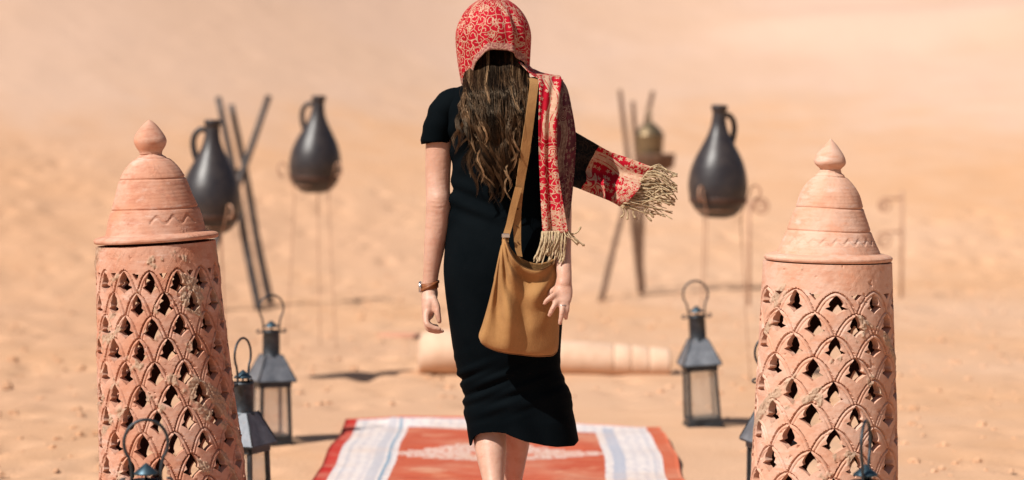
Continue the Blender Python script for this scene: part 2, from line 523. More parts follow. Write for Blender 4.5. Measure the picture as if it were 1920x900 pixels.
def mat_carpet():
    M = Mat('wool_rug', 0.95, 0.08)
    a = M.attr('puv').outputs['Vector']
    wob = M.noise(a, 30, 3, 0.6, color=True)
    ad = M.new('ShaderNodeVectorMath'); ad.operation = 'MULTIPLY_ADD'
    M.link(wob, ad.inputs[0]); ad.inputs[1].default_value = (0.010, 0.02, 0); M.link(a, ad.inputs[2])
    u, v, w = M.sep(ad.outputs[0])      # u across 0..1, v metres from the far end
    un, vn, _ = M.sep(a)
    strk = M.noise(M.scale(a, (5, 60, 1)), 1.0, 5, 0.7)
    fine = M.noise(a, 420, 3, 0.7)
    field = M.mix(strk.ss(0.35, 0.68), (0.42, 0.060, 0.034), (0.57, 0.155, 0.08))
    blot = M.noise(M.scale(a, (7, 9, 1)), 1.0, 4, 0.7)
    field = M.mix(blot.ss(0.52, 0.74) * 0.55, field, (0.62, 0.29, 0.17))
    white = M.mix(M.noise(a, 25, 4).ss(0.3, 0.7), (0.72, 0.64, 0.60), (0.62, 0.55, 0.54))
    # small motifs woven into the white border
    mv = M.voro(M.scale(a, (1.28, 1, 1)), 26, 'F1', 0.4)
    mot = S(M.nt, mv.outputs['Distance']).lt(0.26) * fine.gt(0.42)
    white = M.mix(mot * 0.55, white, (0.36, 0.34, 0.42))
    blue = (0.24, 0.33, 0.42); grey = (0.42, 0.42, 0.47)
    us = (u - 0.5 - 0.008)
    e = us.abs()
    field_m = us.gt(-0.300) * us.lt(0.288) * v.gt(0.30)
    c = M.mix(field_m, white, field)
    def stripe(c, x0, x1, colr, amt=1.0):
        return M.mix((us - (x0 + x1) / 2).abs().lt((x1 - x0) / 2) * v.gt(0.10) * amt, c, colr)
    c = stripe(c, -0.365, -0.335, grey, 0.6)
    c = stripe(c, -0.328, -0.318, blue)
    c = stripe(c, 0.312, 0.345, (0.36, 0.39, 0.48), 0.7)
    c = stripe(c, 0.425, 0.432, grey, 0.5)
    c = stripe(c, -0.443, -0.436, grey, 0.6)
    endred = (v.lt(0.055) * u.lt(0.45)) + (v.lt(0.02))
    c = M.mix(endred.clamp(), c, (0.62, 0.03, 0.025))
    c = M.mix(un.lt(0.038), c, (0.47, 0.026, 0.022))
    c = M.mix(un.gt(0.955), c, (0.52, 0.12, 0.06))
    # stepped lozenge medallions in the field
    vv = (v - 1.0)
    per = ((vv + 0.75) / 1.5).floor()
    vl = vv - per * 1.5
    su = (us.abs() * 22).floor() / 22; sv = (vl.abs() * 26).floor() / 26
    loz = (su * 0.80 + sv * 0.98)
    med = loz.lt(0.225) * M.noise(M.scale(a, (1, .5, 1)), 75, 3, 0.7).gt(0.45)
    inner = loz.lt(0.07)
    c = M.mix(med * 0.75 * field_m, c, (0.68, 0.57, 0.50))
    c = M.mix(inner * field_m, c, (0.56, 0.12, 0.07))
    small = ((us.abs() - 0.2) * (us.abs() - 0.2) + (vl.abs() - 0.5) * (vl.abs() - 0.5)).lt(0.0028)
    c = M.mix(small * field_m * blot.ss(0.35, 0.6) * 0.5, c, (0.66, 0.38, 0.24))
    c = M.mix(M.noise(a, 3.0, 5, 0.6).ss(0.42, 0.75) * 0.5, c, (0.62, 0.40, 0.27))
    M.color(c)
    M.bump(fine * 0.7 + strk * 0.5, 0.5, 0.006)
    return M.m

SAND = mat_sand()
TERRA_L = mat_terracotta('terracotta_weathered', (0.50, 0.235, 0.148), (0.57, 0.34, 0.25), (0.40, 0.15, 0.09), 0.8)
TERRA_R = mat_terracotta('terracotta_pale', (0.58, 0.32, 0.215), (0.63, 0.405, 0.305), (0.53, 0.24, 0.145), 0.35)
TIN = mat_metal('tin', (0.12, 0.132, 0.152), (0.21, 0.225, 0.25), 0.52, 0.35)
TIN_DARK = mat_metal('dark_tin', (0.035, 0.04, 0.046), (0.07, 0.08, 0.09), 0.45)
TIN_BLUE = mat_metal('blued_tin', (0.04, 0.075, 0.10), (0.07, 0.11, 0.135), 0.42)
GLASS = mat_glass()
BRONZE = mat_simple('dark_glaze', (0.022, 0.018, 0.020), (0.042, 0.033, 0.031), 0.42, 0.5, 0.0, 14, 0.25, 0.006)
BAND = mat_simple('worn_brown_band', (0.085, 0.045, 0.033), (0.045, 0.028, 0.024), 0.6, 0.3, 0, 30)
IRON = mat_simple('rusty_iron', (0.40, 0.225, 0.145), (0.46, 0.28, 0.19), 0.7, 0.3, 0.2, 40, 0.2)
POLE = mat_simple('dark_wood_pole', (0.030, 0.025, 0.026), (0.075, 0.06, 0.055), 0.55, 0.4, 0, 18, 0.3)
POLE_BROWN = mat_simple('brown_wood_pole', (0.17, 0.095, 0.06), (0.10, 0.055, 0.035), 0.65, 0.3, 0, 18, 0.3)
BRASS = mat_simple('tarnished_brass', (0.23, 0.16, 0.085), (0.13, 0.10, 0.065), 0.42, 0.5, 0.6, 16, 0.2)
CLAY_SHADE = mat_simple('shade_dark_clay', (0.055, 0.024, 0.018), (0.09, 0.04, 0.028), 0.95, 0.05, 0, 12)  # clay of the tower insides, their shade put into the colour
CLAY_PALE = mat_simple('pale_clay', (0.64, 0.44, 0.315), (0.57, 0.375, 0.26), 0.9, 0.1, 0, 14, 0.3)
RED_WOOL = mat_simple('faded_red_wool', (0.57, 0.26, 0.17), (0.58, 0.29, 0.19), 0.95, 0.1, 0, 22, 0.4)
SKIN = mat_skin()
DRESS = mat_dress()
HAIR = mat_hair()
SUEDE = mat_suede()
STITCH = mat_simple('dark_leather_edge', (0.12, 0.055, 0.02), None, 0.7, 0.2)
FRINGE = mat_simple('beige_yarn', (0.50, 0.38, 0.235), (0.36, 0.255, 0.145), 0.85, 0.15, 0, 200, 0.3, 0.001)
WATCH_LEATHER = mat_simple('brown_watch_leather', (0.26, 0.085, 0.025), (0.16, 0.05, 0.018), 0.5, 0.4, 0, 60, 0.2, 0.001)
SILVER = mat_simple('silver', (0.70, 0.69, 0.68), (0.6, 0.6, 0.6), 0.25, 0.5, 1.0, 40)
SCARF = mat_scarf('scarf_red')
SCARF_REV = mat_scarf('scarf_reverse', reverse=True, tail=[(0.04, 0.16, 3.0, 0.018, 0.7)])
SCARF_TAIL = mat_scarf('scarf_tail', tail=[(0.040, 0.355, -0.2, 0.017, 0.8)])
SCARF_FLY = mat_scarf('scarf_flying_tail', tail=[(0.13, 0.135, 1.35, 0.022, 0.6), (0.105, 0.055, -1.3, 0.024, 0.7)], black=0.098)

# ------------------------------------------------------------------ ground
_dents = []
for k in range(2600):
    yy = 6.8 + 14.6 * random.random() ** 0.9
    xx = random.uniform(-0.32, 0.32) * yy
    amt = 0.5 if (xx > 0 and yy < 17) else 1.0
    _dents.append((xx, yy, random.uniform(0.05, 0.13), random.uniform(0.008, 0.028) * amt))
def base_terrain(x, y):
    y0 = 17.2 + 0.9 * np.sin(x * 0.35 + 1.0) + 0.12 * x
    t = np.maximum(y - y0, 0)
    y1 = 6.6 - 0.28 * x + 1.2 * np.sin(x * 0.22 + 0.4)
    y1 = np.clip(y1, 3.4, 10)
    low = 0.17 * (np.sqrt(t * t + 0.35) - 0.59)
    u = np.maximum(t - y1, 0)
    up = 0.11 * (np.sqrt(u * u + 1.5) - 1.2247)
    z = low * (t > 0) + up
    z = z + sstep(17, 30, y) * (0.27 * np.log1p(np.exp(np.clip(-x, -30, 30))) + 0.01 * np.maximum(x, 0))
    # a long shallow fold high on the slope
    z = z + 0.22 * np.exp(-((y - (30.5 - 0.16 * x)) / 0.8) ** 2) * sstep(2.0, 4.5, x)
    z = z + 0.15 * np.exp(-((y - 31.5 + 0.5 * (x + 1)) / 0.5) ** 2) * np.exp(-((x + 1.0) / 0.9) ** 2)
    z = np.where(z > 26, 26 + (z - 26) * 0.15, z)
    return z
def terrain(x, y):
    z = base_terrain(x, y)
    rough = sstep(9.5, 12, y) * (1 - sstep(19.5, 22.8, y)) * (0.45 + 0.75 * sstep(2, -3, x))
    lump = fbm(x * 1.7, y * 1.3, 3)
    z = z + rough * 0.045 * lump * sstep(12, 17, y) + 0.014 * fbm(x * 2.4 + 9, y * 2.4, 3) * sstep(7, 9, y)
    z = z + 0.02 * sstep(24, 28, y) * fbm(x * 0.6, y * 0.6, 3)
    return z
xs = np.concatenate([-np.geomspace(7.4, 160, 36)[::-1], np.linspace(-7.2, 7.2, 400), np.geomspace(7.4, 160, 36)])
ys = np.concatenate([-np.geomspace(2, 120, 20)[::-1], np.linspace(0, 5.8, 12), np.linspace(6, 27, 430), np.linspace(27.3, 40, 60), np.geomspace(41, 260, 40)])
GX, GY = np.meshgrid(xs, ys)
GZ = terrain(GX, GY)
for (dx, dy, dr, dd) in _dents:
    i0, i1 = np.searchsorted(xs, [dx - 3 * dr, dx + 3 * dr]); j0, j1 = np.searchsorted(ys, [dy - 3 * dr, dy + 3 * dr])
    if i1 <= i0 or j1 <= j0: continue
    qx = GX[j0:j1, i0:i1] - dx; qy = (GY[j0:j1, i0:i1] - dy) * 0.8
    q = (qx * qx + qy * qy) / dr ** 2
    on_rug = (abs(dx) < 0.9 and dy < 10.6)
    GZ[j0:j1, i0:i1] -= dd * (1 - 1.1 * q) * np.exp(-1.4 * q) * (0.0 if on_rug else 1.0)
g = obj('ground', np.stack([GX, GY, GZ], -1).reshape(-1, 3), gridfaces(len(xs), len(ys)), SAND)
tag(g, 'orange pink desert sand, flat in front and rising into a dune', 'sand', kind='structure')

# crumbs of dry sand and small stones lying about
mb = MB()
for k in range(1900):
    yy = 6.5 + 12 * random.random(); xx = random.uniform(-0.24, 0.24) * yy
    if abs(xx) < 0.85 and yy < 10.6: continue
    s = random.choice([0.006, 0.008, 0.011, 0.016, 0.022, 0.028]) * random.uniform(0.7, 1.2)
    zz = ground_z(xx, yy)
    th = np.linspace(0, 2 * math.pi, 5, endpoint=False) + random.random()
    v = [(xx + s * random.uniform(.7, 1.2) * math.cos(a), yy + s * random.uniform(.7, 1.2) * math.sin(a), zz - 0.3 * s) for a in th]
    v += [(xx + .7 * s * math.cos(a + .3), yy + .7 * s * math.sin(a + .3), zz + s * random.uniform(.25, .5)) for a in th]
    v.append((xx, yy, zz + s * 0.65))
    f = [(i, (i + 1) % 5, 5 + (i + 1) % 5, 5 + i) for i in range(5)] + [(5 + i, 5 + (i + 1) % 5, 10) for i in range(5)]
    mb.add(v, f)
o = mb.build('sand_crumbs', SAND, smooth=False)
tag(o, 'small crumbs of dry sand scattered over the ground', 'sand crumbs', kind='stuff')

# ------------------------------------------------------------------ rug
RUG_W = 1.30
nu, nv = 90, 260
u = np.linspace(0, 1, nu); v = np.linspace(0, 4.6, nv)
UU, VV = np.meshgrid(u, v)
y_far = 10.02
X = (UU - 0.5) * RUG_W - 0.045 + 0.006 * np.sin(VV * 2.2) + 0.005 * np.sin(VV * 5 + UU * 3)
Y = y_far - VV + 0.10 * np.sin(UU * 5.0 + 0.4) * np.exp(-VV * 2) - 0.10 * sstep(0.45, 1, UU) * np.exp(-VV * 1.5)
wave = 0.006 * np.sin(VV * 9 + UU * 4) + 0.007 * fbm(UU * 5, VV * 2.2, 3) + 0.025 * np.exp(-((VV - 0.10 - 0.10 * np.sin(UU * 7)) / 0.06) ** 2) * sstep(0.62, 0.2, UU) * sstep(0.08, 0.16, UU)
Z = 0.022 + np.maximum(wave, -0.008)
edge = np.minimum(np.minimum(UU, 1 - UU) * RUG_W, VV)
top = np.stack([X, Y, Z], -1).reshape(-1, 3)
bot = top.copy(); bot[:, 2] -= 0.010
f1 = gridfaces(nu, nv)
f2 = gridfaces(nu, nv)[:, ::-1] + nu * nv
per = [i for i in range(nu)] + [i * nu + nu - 1 for i in range(1, nv)] + [(nv - 1) * nu + i for i in range(nu - 2, -1, -1)] + [i * nu for i in range(nv - 2, 0, -1)]
rim = np.array([(per[i], per[(i + 1) % len(per)], per[(i + 1) % len(per)] + nu * nv, per[i] + nu * nv) for i in range(len(per))])
o = obj('rug', np.vstack([top, bot]), np.vstack([f1, f2, rim]), mat_carpet())
pv(o, 'puv', np.vstack([np.stack([UU, VV, UU * 0], -1).reshape(-1, 3)] * 2))
tag(o, 'long woven red rug with white and blue patterned borders under the walking woman', 'rug')

# ------------------------------------------------------------------ pierced terracotta towers
def pierced_wall(H, r_bot, r_top, ncol, per_col, dz, ztop_rows, h_top, h_bot, thick, seed, hw=1.0, hh=1.0):
    rg = np.random.default_rng(seed)
    nth = ncol * per_col
    th = np.linspace(0, 2 * math.pi, nth, endpoint=False)
    z = np.concatenate([np.arange(0, 0.20, 0.0065), np.linspace(0.2015, H, int((H - 0.2015) / dz) + 1)]); nz = len(z)
    TH, ZZ = np.meshgrid(th, z)
    TH = TH.copy(); ZZ = ZZ.copy()
    # row coordinate, growing downward from the first row's centre
    hz = lambda q: h_top + (h_bot - h_top) * np.clip((ztop_rows - q) / ztop_rows, 0, 1)
    zf = np.linspace(H, 0, 4000); rho_f = np.concatenate([[0], np.cumsum(np.diff(-zf) / hz(zf[1:]))])
    off = np.interp(-ztop_rows, -zf, rho_f)
    rho_of = lambda q: np.interp(-q, -zf, rho_f) - off
    rmax = int(rho_of(0.03)) 
    jit = rg.normal(0, 1, (rmax + 4, ncol, 5))
    radius = lambda q: r_bot + (r_top - r_bot) * (q / H)
    def cells(T, Q):
        rho = rho_of(Q) + 0.05 * np.sin(T * 2 + 1) + 0.03 * np.sin(T * 5)
        C = T / (2 * math.pi) * ncol
        F = np.full(T.shape, 9.0); best = np.full(T.shape, 9.0); slope = np.ones(T.shape)
        base = np.floor(rho + 0.5).astype(int)
        for dr in (-1, 0, 1, 2):
            r = base + dr
            ok = (r >= 0) & (r <= rmax)
            rc = np.clip(r, 0, rmax)
            cc = C + 0.5 * (rc % 2)
            k = np.floor(cc).astype(int) % ncol
            Xc = cc - np.floor(cc) - 0.5
            Yc = rc - rho
            j = jit[rc, k]
            X1 = (Xc - 0.012 * j[..., 0]) / (1 + 0.07 * j[..., 1]); Y1 = (Yc - 0.02 * j[..., 2]) / (1 + 0.05 * j[..., 3])
            Y1 = Y1 / hh
            tb = np.clip((Y1 + 0.40) / 0.28, -1, 1)
            w = np.where(Y1 > 0.06, 0.158 * (1 - (np.clip(Y1 - 0.06, 0, 1) / 0.44) ** 1.65),
                np.where(Y1 > -0.03, 0.158 - 0.30 * (0.06 - Y1),
                np.where(Y1 > -0.12, 0.131 + (-0.03 - Y1) / 0.09 * 0.115,
                         0.246 * np.where(tb > 0, tb ** 1.5, tb))))
            w = w * hw
            Fh = np.abs(X1) - w + np.where(np.abs(Y1) > 0.52, 0.3, 0)
            Fh = np.where((rc == 0) & (Yc > 0.60), 0.3, Fh); F = np.where(ok, np.minimum(F, Fh), F)
            uu = np.abs(Xc) / 0.5
            D = 0.66 - (0.24 * uu + 0.76 * uu ** 2.6) - Yc
            sl = (0.24 + 0.76 * 2.6 * uu ** 1.6) / 0.5
            good = ok & (D >= 0) & (D < best)
            best = np.where(good, D, best); slope = np.where(good, sl, slope)
        # little wedge openings above the first row
        Xw = C - np.floor(C + 0.5)
        Yw = -rho
        Ft = np.abs(Xw) - 0.16 * np.clip((Yw - 0.20) / 0.30, -1, 1) + np.where(Yw > 0.5, 0.5, 0)
        F = np.minimum(F, Ft)
        Wm = 2 * math.pi * radius(Q) / ncol; hm = hz(Q)
        d = best * hm / np.sqrt(1 + (slope * hm / Wm) ** 2)
        return F, d
    F, _ = cells(TH, ZZ)
    F0 = F.copy()
    dth = 2 * math.pi / nth; ddz = z[-1] - z[-2]
    F0 = np.where(np.abs(F0) < 1e-6, 1e-6, F0)
    faces = gridfaces(nth, nz, True)
    Fv = F0.ravel(); pos = Fv[faces] > 0
    npos = pos.sum(1)
    full = faces[npos == 4]
    part = faces[(npos > 0) & (npos < 4)]
    N0 = nth * nz
    tv = TH.ravel(); zv = ZZ.ravel()
    xt, xz, xkey = [], [], {}
    def crossing(a, b):
        k = (a, b) if a < b else (b, a)
        if k not in xkey:
            p, q = k
            t = Fv[p] / (Fv[p] - Fv[q])
            dt = (tv[q] - tv[p] + math.pi) % (2 * math.pi) - math.pi
            xt.append(tv[p] + t * dt); xz.append(zv[p] + t * (zv[q] - zv[p]))
            xkey[k] = N0 + len(xt) - 1
        return xkey[k]
    polys, rimseg = [], []
    for q in part.tolist():
        poly = []
        for i in range(4):
            a_, b_ = q[i], q[(i + 1) % 4]
            if Fv[a_] > 0: poly.append((a_, 0))
            if (Fv[a_] > 0) != (Fv[b_] > 0): poly.append((crossing(a_, b_), 1))
        m_ = len(poly)
        for i in range(m_):
            if poly[i][1] and poly[(i + 1) % m_][1]: rimseg.append((poly[i][0], poly[(i + 1) % m_][0]))
        polys.append([p[0] for p in poly])
    TH = np.concatenate([tv, np.array(xt)]); ZZ = np.concatenate([zv, np.array(xz)])
    _, d = cells(TH, ZZ)
    bellg = lambda c, w: np.exp(-((d - c) / w) ** 4)
    bell2 = lambda c, w: np.exp(-((d - c) / w) ** 2)
    rel = -0.0085 * bell2(0.0006, 0.0031) - 0.0032 * bell2(0.0130, 0.0022)
    rel = np.where(d > 0.4, 0, rel)
    mudn = fbm(np.cos(TH) * 3.4 + 11 + seed, ZZ * 19 + np.sin(TH) * 3.4, 5) + 0.25 * fbm(np.cos(TH) * 14 + 5, ZZ * 40 + np.sin(TH) * 14, 3)
    mud = sstep(0.22, 0.40, mudn + 0.10 * (rel < -0.001)) * (seed == 3) + sstep(0.42, 0.55, mudn) * (seed != 3)
    rel = rel * (1 - 0.75 * mud) + mud * (0.0018 + 0.004 * (fbm(np.cos(TH) * 34 + 8, ZZ * 190 + np.sin(TH) * 34, 3)))
    chip = sstep(0.52, 0.62, fbm(np.cos(TH) * 9 + 31, ZZ * 52 + np.sin(TH) * 9, 4))
    rel = rel - 0.003 * chip
    wob = 0.0025 * np.sin(TH * 3 + ZZ * 5) + 0.002 * fbm(np.cos(TH) * 3 + 7, ZZ * 9 + np.sin(TH) * 3, 3) + 0.0007 * fbm(np.cos(TH) * 22 + 40, ZZ * 130 + np.sin(TH) * 22, 2)
    ro = radius(ZZ) + rel + wob; ri = radius(ZZ) - thick + wob * 0.5
    outer = np.stack([ro * np.cos(TH), ro * np.sin(TH), ZZ], -1)
    inner = np.stack([ri * np.cos(TH), ri * np.sin(TH), ZZ], -1)
    n = len(outer)
    rims = np.array(rimseg)
    edge_lo = np.stack([np.arange(nth), (np.arange(nth) + 1) % nth], -1)
    edge_hi = edge_lo[:, ::-1] + (nz - 1) * nth
    bord = np.vstack([rims, edge_lo, edge_hi])
    walls = np.stack([bord[:, 1], bord[:, 0], bord[:, 0] + n, bord[:, 1] + n], -1)
    quads = np.vstack([full, walls, full[:, ::-1] + n])
    npoly = len(polys)
    polys = polys + [[i + n for i in p[::-1]] for p in polys]
    used = np.unique(np.concatenate([quads.ravel()] + [np.array(p) for p in polys]))
    remap = np.zeros(2 * n, int); remap[used] = np.arange(len(used))
    allv = np.vstack([outer, inner])[used]
    me = mesh_mixed('pierced_body', allv, remap[quads], [remap[np.array(p)] for p in polys], R(38))
    shade_slot = np.zeros(len(quads) + 2 * npoly, np.int32)
    shade_slot[len(full) + len(walls):len(quads)] = 1; shade_slot[len(quads) + npoly:] = 1
    mm = np.concatenate([mud, 0 * mud])[used]
    return me, shade_slot, np.stack([mm, mm, mm], -1)
def lid_mesh(prof, z0, wave_z, wave_amp, waves, th0, th1, grooves):
    prof = np.asarray(prof, float)
    seg = 300
    tt = np.concatenate([[0], np.cumsum(np.linalg.norm(np.diff(prof, axis=0), axis=1))])
    ts = np.linspace(0, tt[-1], 190)
    P = np.stack([np.interp(ts, tt, prof[:, 0]), np.interp(ts, tt, prof[:, 1])], -1)
    a = np.linspace(0, 2 * math.pi, seg, endpoint=False)
    A, Zm = np.meshgrid(a, P[:, 1]); Rm = np.repeat(P[:, 0][:, None], seg, 1)
    dr = np.zeros_like(Rm)
    for gz in grooves: dr -= 0.0035 * np.exp(-((Zm - gz - 0.0015 * np.sin(A * 2)) / 0.0022) ** 2)
    aa = np.mod(A - th0, 2 * math.pi)
    m = (aa < th1) 
    for s, o2 in ((1, 0), (0.8, 0.0045)):
        zz = wave_z + wave_amp * np.sin(waves * A) + o2
        dr -= m * s * 0.0028 * np.exp(-((Zm - zz) / 0.0021) ** 2)
    dr += 0.00015 * np.sin(Zm * 640 + 2 * np.sin(Zm * 60)) * (Zm > prof[0, 1] + 0.02) + 0.0022 * fbm(np.cos(A) * 3 + 3, Zm * 25 + np.sin(A) * 3, 3)
    Rr = np.maximum(Rm + dr, 0.0005)
    v = np.stack([Rr * np.cos(A), Rr * np.sin(A), Zm + z0], -1).reshape(-1, 3)
    return v, gridfaces(seg, len(P), True)
def tower(name, label, base, lean, wall, s, zlid, rr, lidprof, knobprof, mat, wave, grooves, lid_extra=0.0):
    t = thing('terracotta_lantern', base, label, 'lantern', 'pierced terracotta lanterns flanking the rug')
    me, shade_slot, mud = wall
    w = mesh_obj('pierced_body', me, t); me.materials.append(mat)
    pv(w, 'mud', mud); w.data.materials.append(CLAY_SHADE); w.data.polygons.foreach_set('material_index', shade_slot)  # inner faces get the darkened clay, so the openings look deep in shade
    rim = [(rr * 0.90, zlid - 0.003), (rr - 0.001, zlid - 0.004), (rr + 0.002, zlid + 0.001), (rr + 0.002, zlid + 0.006), (rr - 0.003, zlid + 0.010), (rr * 0.92, zlid + 0.0135)]
    rim_d = np.vstack([np.stack([np.linspace(p[0], q[0], 8, endpoint=False), np.linspace(p[1], q[1], 8, endpoint=False)], -1) for p, q in zip(rim[:-1], rim[1:])])
    v2, f2 = lid_mesh(np.vstack([rim_d, lidprof]), 0, wave[0], wave[1], wave[2], wave[3], wave[4], grooves)
    mb = MB().add(v2, [tuple(q) for q in f2])
    lid = mb.build('lid', mat, t, True, world=False)
    kv, kf = lathe(knobprof, 64)
    kv = kv + 0.0012 * np.sin(kv[:, [2, 0, 1]] * 90)
    k = obj('knob', kv, kf, mat, lid, True, world=False)
    t.rotation_euler = (0, lean, 0)
    return t
def smoothprof(p, n=40):
    return catmull(np.asarray(p, float), n)
SL = 700.0; DL = depth_for(SL)
zL = lambda py: CAM_H + (220 - py) / SL
wallL = pierced_wall(0.944, 0.213, 0.159, 14, 38, 0.0029, zL(523), 0.0585, 0.068, 0.020, 3, 1.28, 1.15)
lp = smoothprof([(94 / SL, zL(436)), (87 / SL, zL(408)), (79 / SL, zL(384)), (70 / SL, zL(358)), (61 / SL, zL(333)), (50 / SL, zL(314)), (36 / SL, zL(299)), (22 / SL, zL(290)), (21 / SL, zL(284))], 60)
kp = smoothprof([(20.5 / SL, zL(287)), (22 / SL, zL(282)), (28 / SL, zL(272)), (30.5 / SL, zL(262)), (26.5 / SL, zL(251)), (19 / SL, zL(240)), (11 / SL, zL(231)), (5 / SL, zL(226)), (1 / SL, zL(223))], 30)
bL = W(335, 1090, DL); bL[2] = 0.0
tower('tower', 'weathered pierced terracotta lantern leaning left, its tall domed lid in front of a dark jug', bL, -R(3.2), wallL, SL, zL(447), 115 / SL, lp, kp, TERRA_L,
      (zL(411), 0.0085, 17, R(272), R(62)), [zL(334), zL(390), zL(296)])
SR = 690.0; DR = depth_for(SR)
zR = lambda py: CAM_H + (220 - py) / SR
wallR = pierced_wall(zR(490), 0.213, 0.1745, 10, 52, 0.0029, zR(562), 0.0575, 0.072, 0.022, 8, 1.08, 1.17)
lp = smoothprof([(97 / SR, zR(474)), (88 / SR, zR(455)), (79 / SR, zR(434)), (71 / SR, zR(411)), (63 / SR, zR(389)), (55 / SR, zR(364)), (44 / SR, zR(345)), (30 / SR, zR(331)), (22 / SR, zR(324)), (20 / SR, zR(318))], 60)
kp = smoothprof([(19 / SR, zR(322)), (20 / SR, zR(316)), (28 / SR, zR(308)), (29.5 / SR, zR(301)), (26 / SR, zR(291)), (18 / SR, zR(280)), (10 / SR, zR(270)), (4 / SR, zR(264)), (1 / SR, zR(260))], 30)
bR = W(1539, 1090, DR); bR[2] = 0.0
tower('tower', 'pale pink pierced terracotta lantern standing upright at the right of the rug', bR, R(0.9), wallR, SR, zR(485), 118 / SR, lp, kp, TERRA_R,
      (zR(452), 0.006, 24, R(205), R(150)), [zR(389), zR(432), zR(331)])

# ------------------------------------------------------------------ tin candle lanterns
def frustum4(w0, z0, w1, z1, t=0.0):
    a = [(-w0, -w0, z0), (w0, -w0, z0), (w0, w0, z0), (-w0, w0, z0), (-w1, -w1, z1), (w1, -w1, z1), (w1, w1, z1), (-w1, w1, z1)]
    return np.array(a, float), [(0, 1, 5, 4), (1, 2, 6, 5), (2, 3, 7, 6), (3, 0, 4, 7), (3, 2, 1, 0), (4, 5, 6, 7)]
def make_lantern():
    t = thing('tin_lantern', (0, 0, 0), '', 'lantern')
    hb = 0.066; ht = 0.060; H0, H1 = 0.022, 0.245
    bs = obj('base', *box((0, 0, 0.008), (2 * hb + 0.012, 2 * hb + 0.012, 0.016), 0.002), TIN_DARK, t, False, False)
    obj('tray', *box((0, 0, 0.0195), (2 * hb, 2 * hb, 0.007), 0.001), TIN_DARK, bs, False, False)
    for sx in (-1, 1):
        for sy in (-1, 1):
            P = np.array([(sx * (hb - 0.006), sy * (hb - 0.006), H0), (sx * (ht - 0.006), sy * (ht - 0.006), H1)])
            v, f = tube(P, 0.0088, 4, hint=(1, 1, 0))
            obj('post', v, f, TIN_DARK, t, False, False)
    for k in range(4):
        a = k * math.pi / 2; c, s = math.cos(a), math.sin(a)
        rot = np.array([[c, -s, 0], [s, c, 0], [0, 0, 1]])
        q0, q1 = hb - 0.0085, ht - 0.0085
        v = np.array([(-q0, -q0 - .001, H0), (q0, -q0 - .001, H0), (q1, -q1 - .001, H1), (-q1, -q1 - .001, H1), (-q0, -q0 + .0015, H0), (q0, -q0 + .0015, H0), (q1, -q1 + .0015, H1), (-q1, -q1 + .0015, H1)])
        obj('pane', v @ rot.T, [(0, 1, 2, 3), (7, 6, 5, 4), (0, 4, 5, 1), (1, 5, 6, 2), (2, 6, 7, 3), (3, 7, 4, 0)], GLASS, t, False, False)
        for bx_ in (box((0, -ht - 0.002, H1 - 0.006), (2 * ht - 0.004, 0.008, 0.018), 0.001), box((0, -hb + 0.003, H0 + 0.009), (2 * hb - 0.018, 0.006, 0.018), 0.001)):
            obj('rail', bx_[0] @ rot.T, bx_[1], TIN_DARK, t, False, False)
    roof = obj('roof', *frustum4(0.079, 0.2565, 0.034, 0.355), TIN, t, False, False)
    obj('eave', *frustum4(0.078, 0.250, 0.080, 0.256), TIN_DARK, roof, False, False)
    for k in range(4):      # folded seams along the roof's hips
        a = math.pi / 4 + k * math.pi / 2
        r2 = math.sqrt(2)
        P = np.array([(0.078 * r2 * math.cos(a), 0.078 * r2 * math.sin(a), 0.259), (0.034 * r2 * math.cos(a), 0.034 * r2 * math.sin(a), 0.357)])
        obj('roof_seam', *tube(P, 0.0025, 6), TIN_DARK, roof, True, False)
    v, f = lathe([(0.0385, 0.345), (0.0385, 0.352), (0.036, 0.354), (0.034, 0.358), (0.0335, 0.440), (0.0355, 0.442), (0.0355, 0.450), (0.032, 0.450), (0.031, 0.40)], 32, False, False)
    obj('chimney', v, f, TIN_DARK, t, True, False)
    v, f = lathe([(0.003, 0.40), (0.003, 0.462), (0.029, 0.463), (0.028, 0.467), (0.012, 0.480), (0.004, 0.487), (0.0005, 0.489)], 28, False, False)
    cap = obj('cap', v, f, TIN_BLUE, t, True, False)
    for sx in (-1, 1):
        a = np.linspace(0, 1.6 * math.pi, 14)
        P = np.stack([sx * (0.036 + 0.010 * np.sin(a * 0.5) + 0.0085 * (1 - np.cos(a)) * 0.8), 0 * a, 0.447 - 0.006 * np.sin(a)], -1)
        P = np.vstack([[sx * 0.033, 0, 0.447], P])
        v, f = tube(P, 0.0032, 6)
        obj('hook', v, f, TIN_DARK, t, True, False)
    a = np.linspace(-0.72 * math.pi, 0.72 * math.pi, 30)
    arc = np.stack([0.050 * np.sin(a), 0 * a, 0.535 + 0.054 * np.cos(a)], -1)
    P = np.vstack([[(-0.034, 0, 0.443), (-0.033, 0, 0.470)], arc, [(0.033, 0, 0.470), (0.034, 0, 0.443)]])
    P = catmull(P, 60)
    v, f = tube(P, 0.0038, 8)
    obj('handle', v, f, TIN_DARK, t, True, False)
    return t
lan = [  # px, ground py, rotation, (tilt x, tilt y), scale, label
    (508, 834, 24, (0, 0.5), 1.0, 'tin lantern with clear panes standing between the left terracotta tower and the rug'),
    (1318, 802, 5, (0, -3.5), 1.03, 'tin lantern with clear panes standing alone right of the rug, behind the woman'),
    (457, 983, 66, (0, 0), 1.0, 'tin lantern half hidden behind the right side of the left terracotta tower'),
    (277, 1268, 8, (0, 0), 1.0, 'tin lantern in front of the left terracotta tower, only its handle and cap showing'),
    (1620, 1272, 70, (0, 0), 1.0, 'tin lantern in front of the right terracotta tower, only its handle and cap showing'),
    (1449, 975, 15, (0, -1.5), 1.0, 'tin lantern almost hidden behind the left edge of the right terracotta tower'),
]
proto = make_lantern()
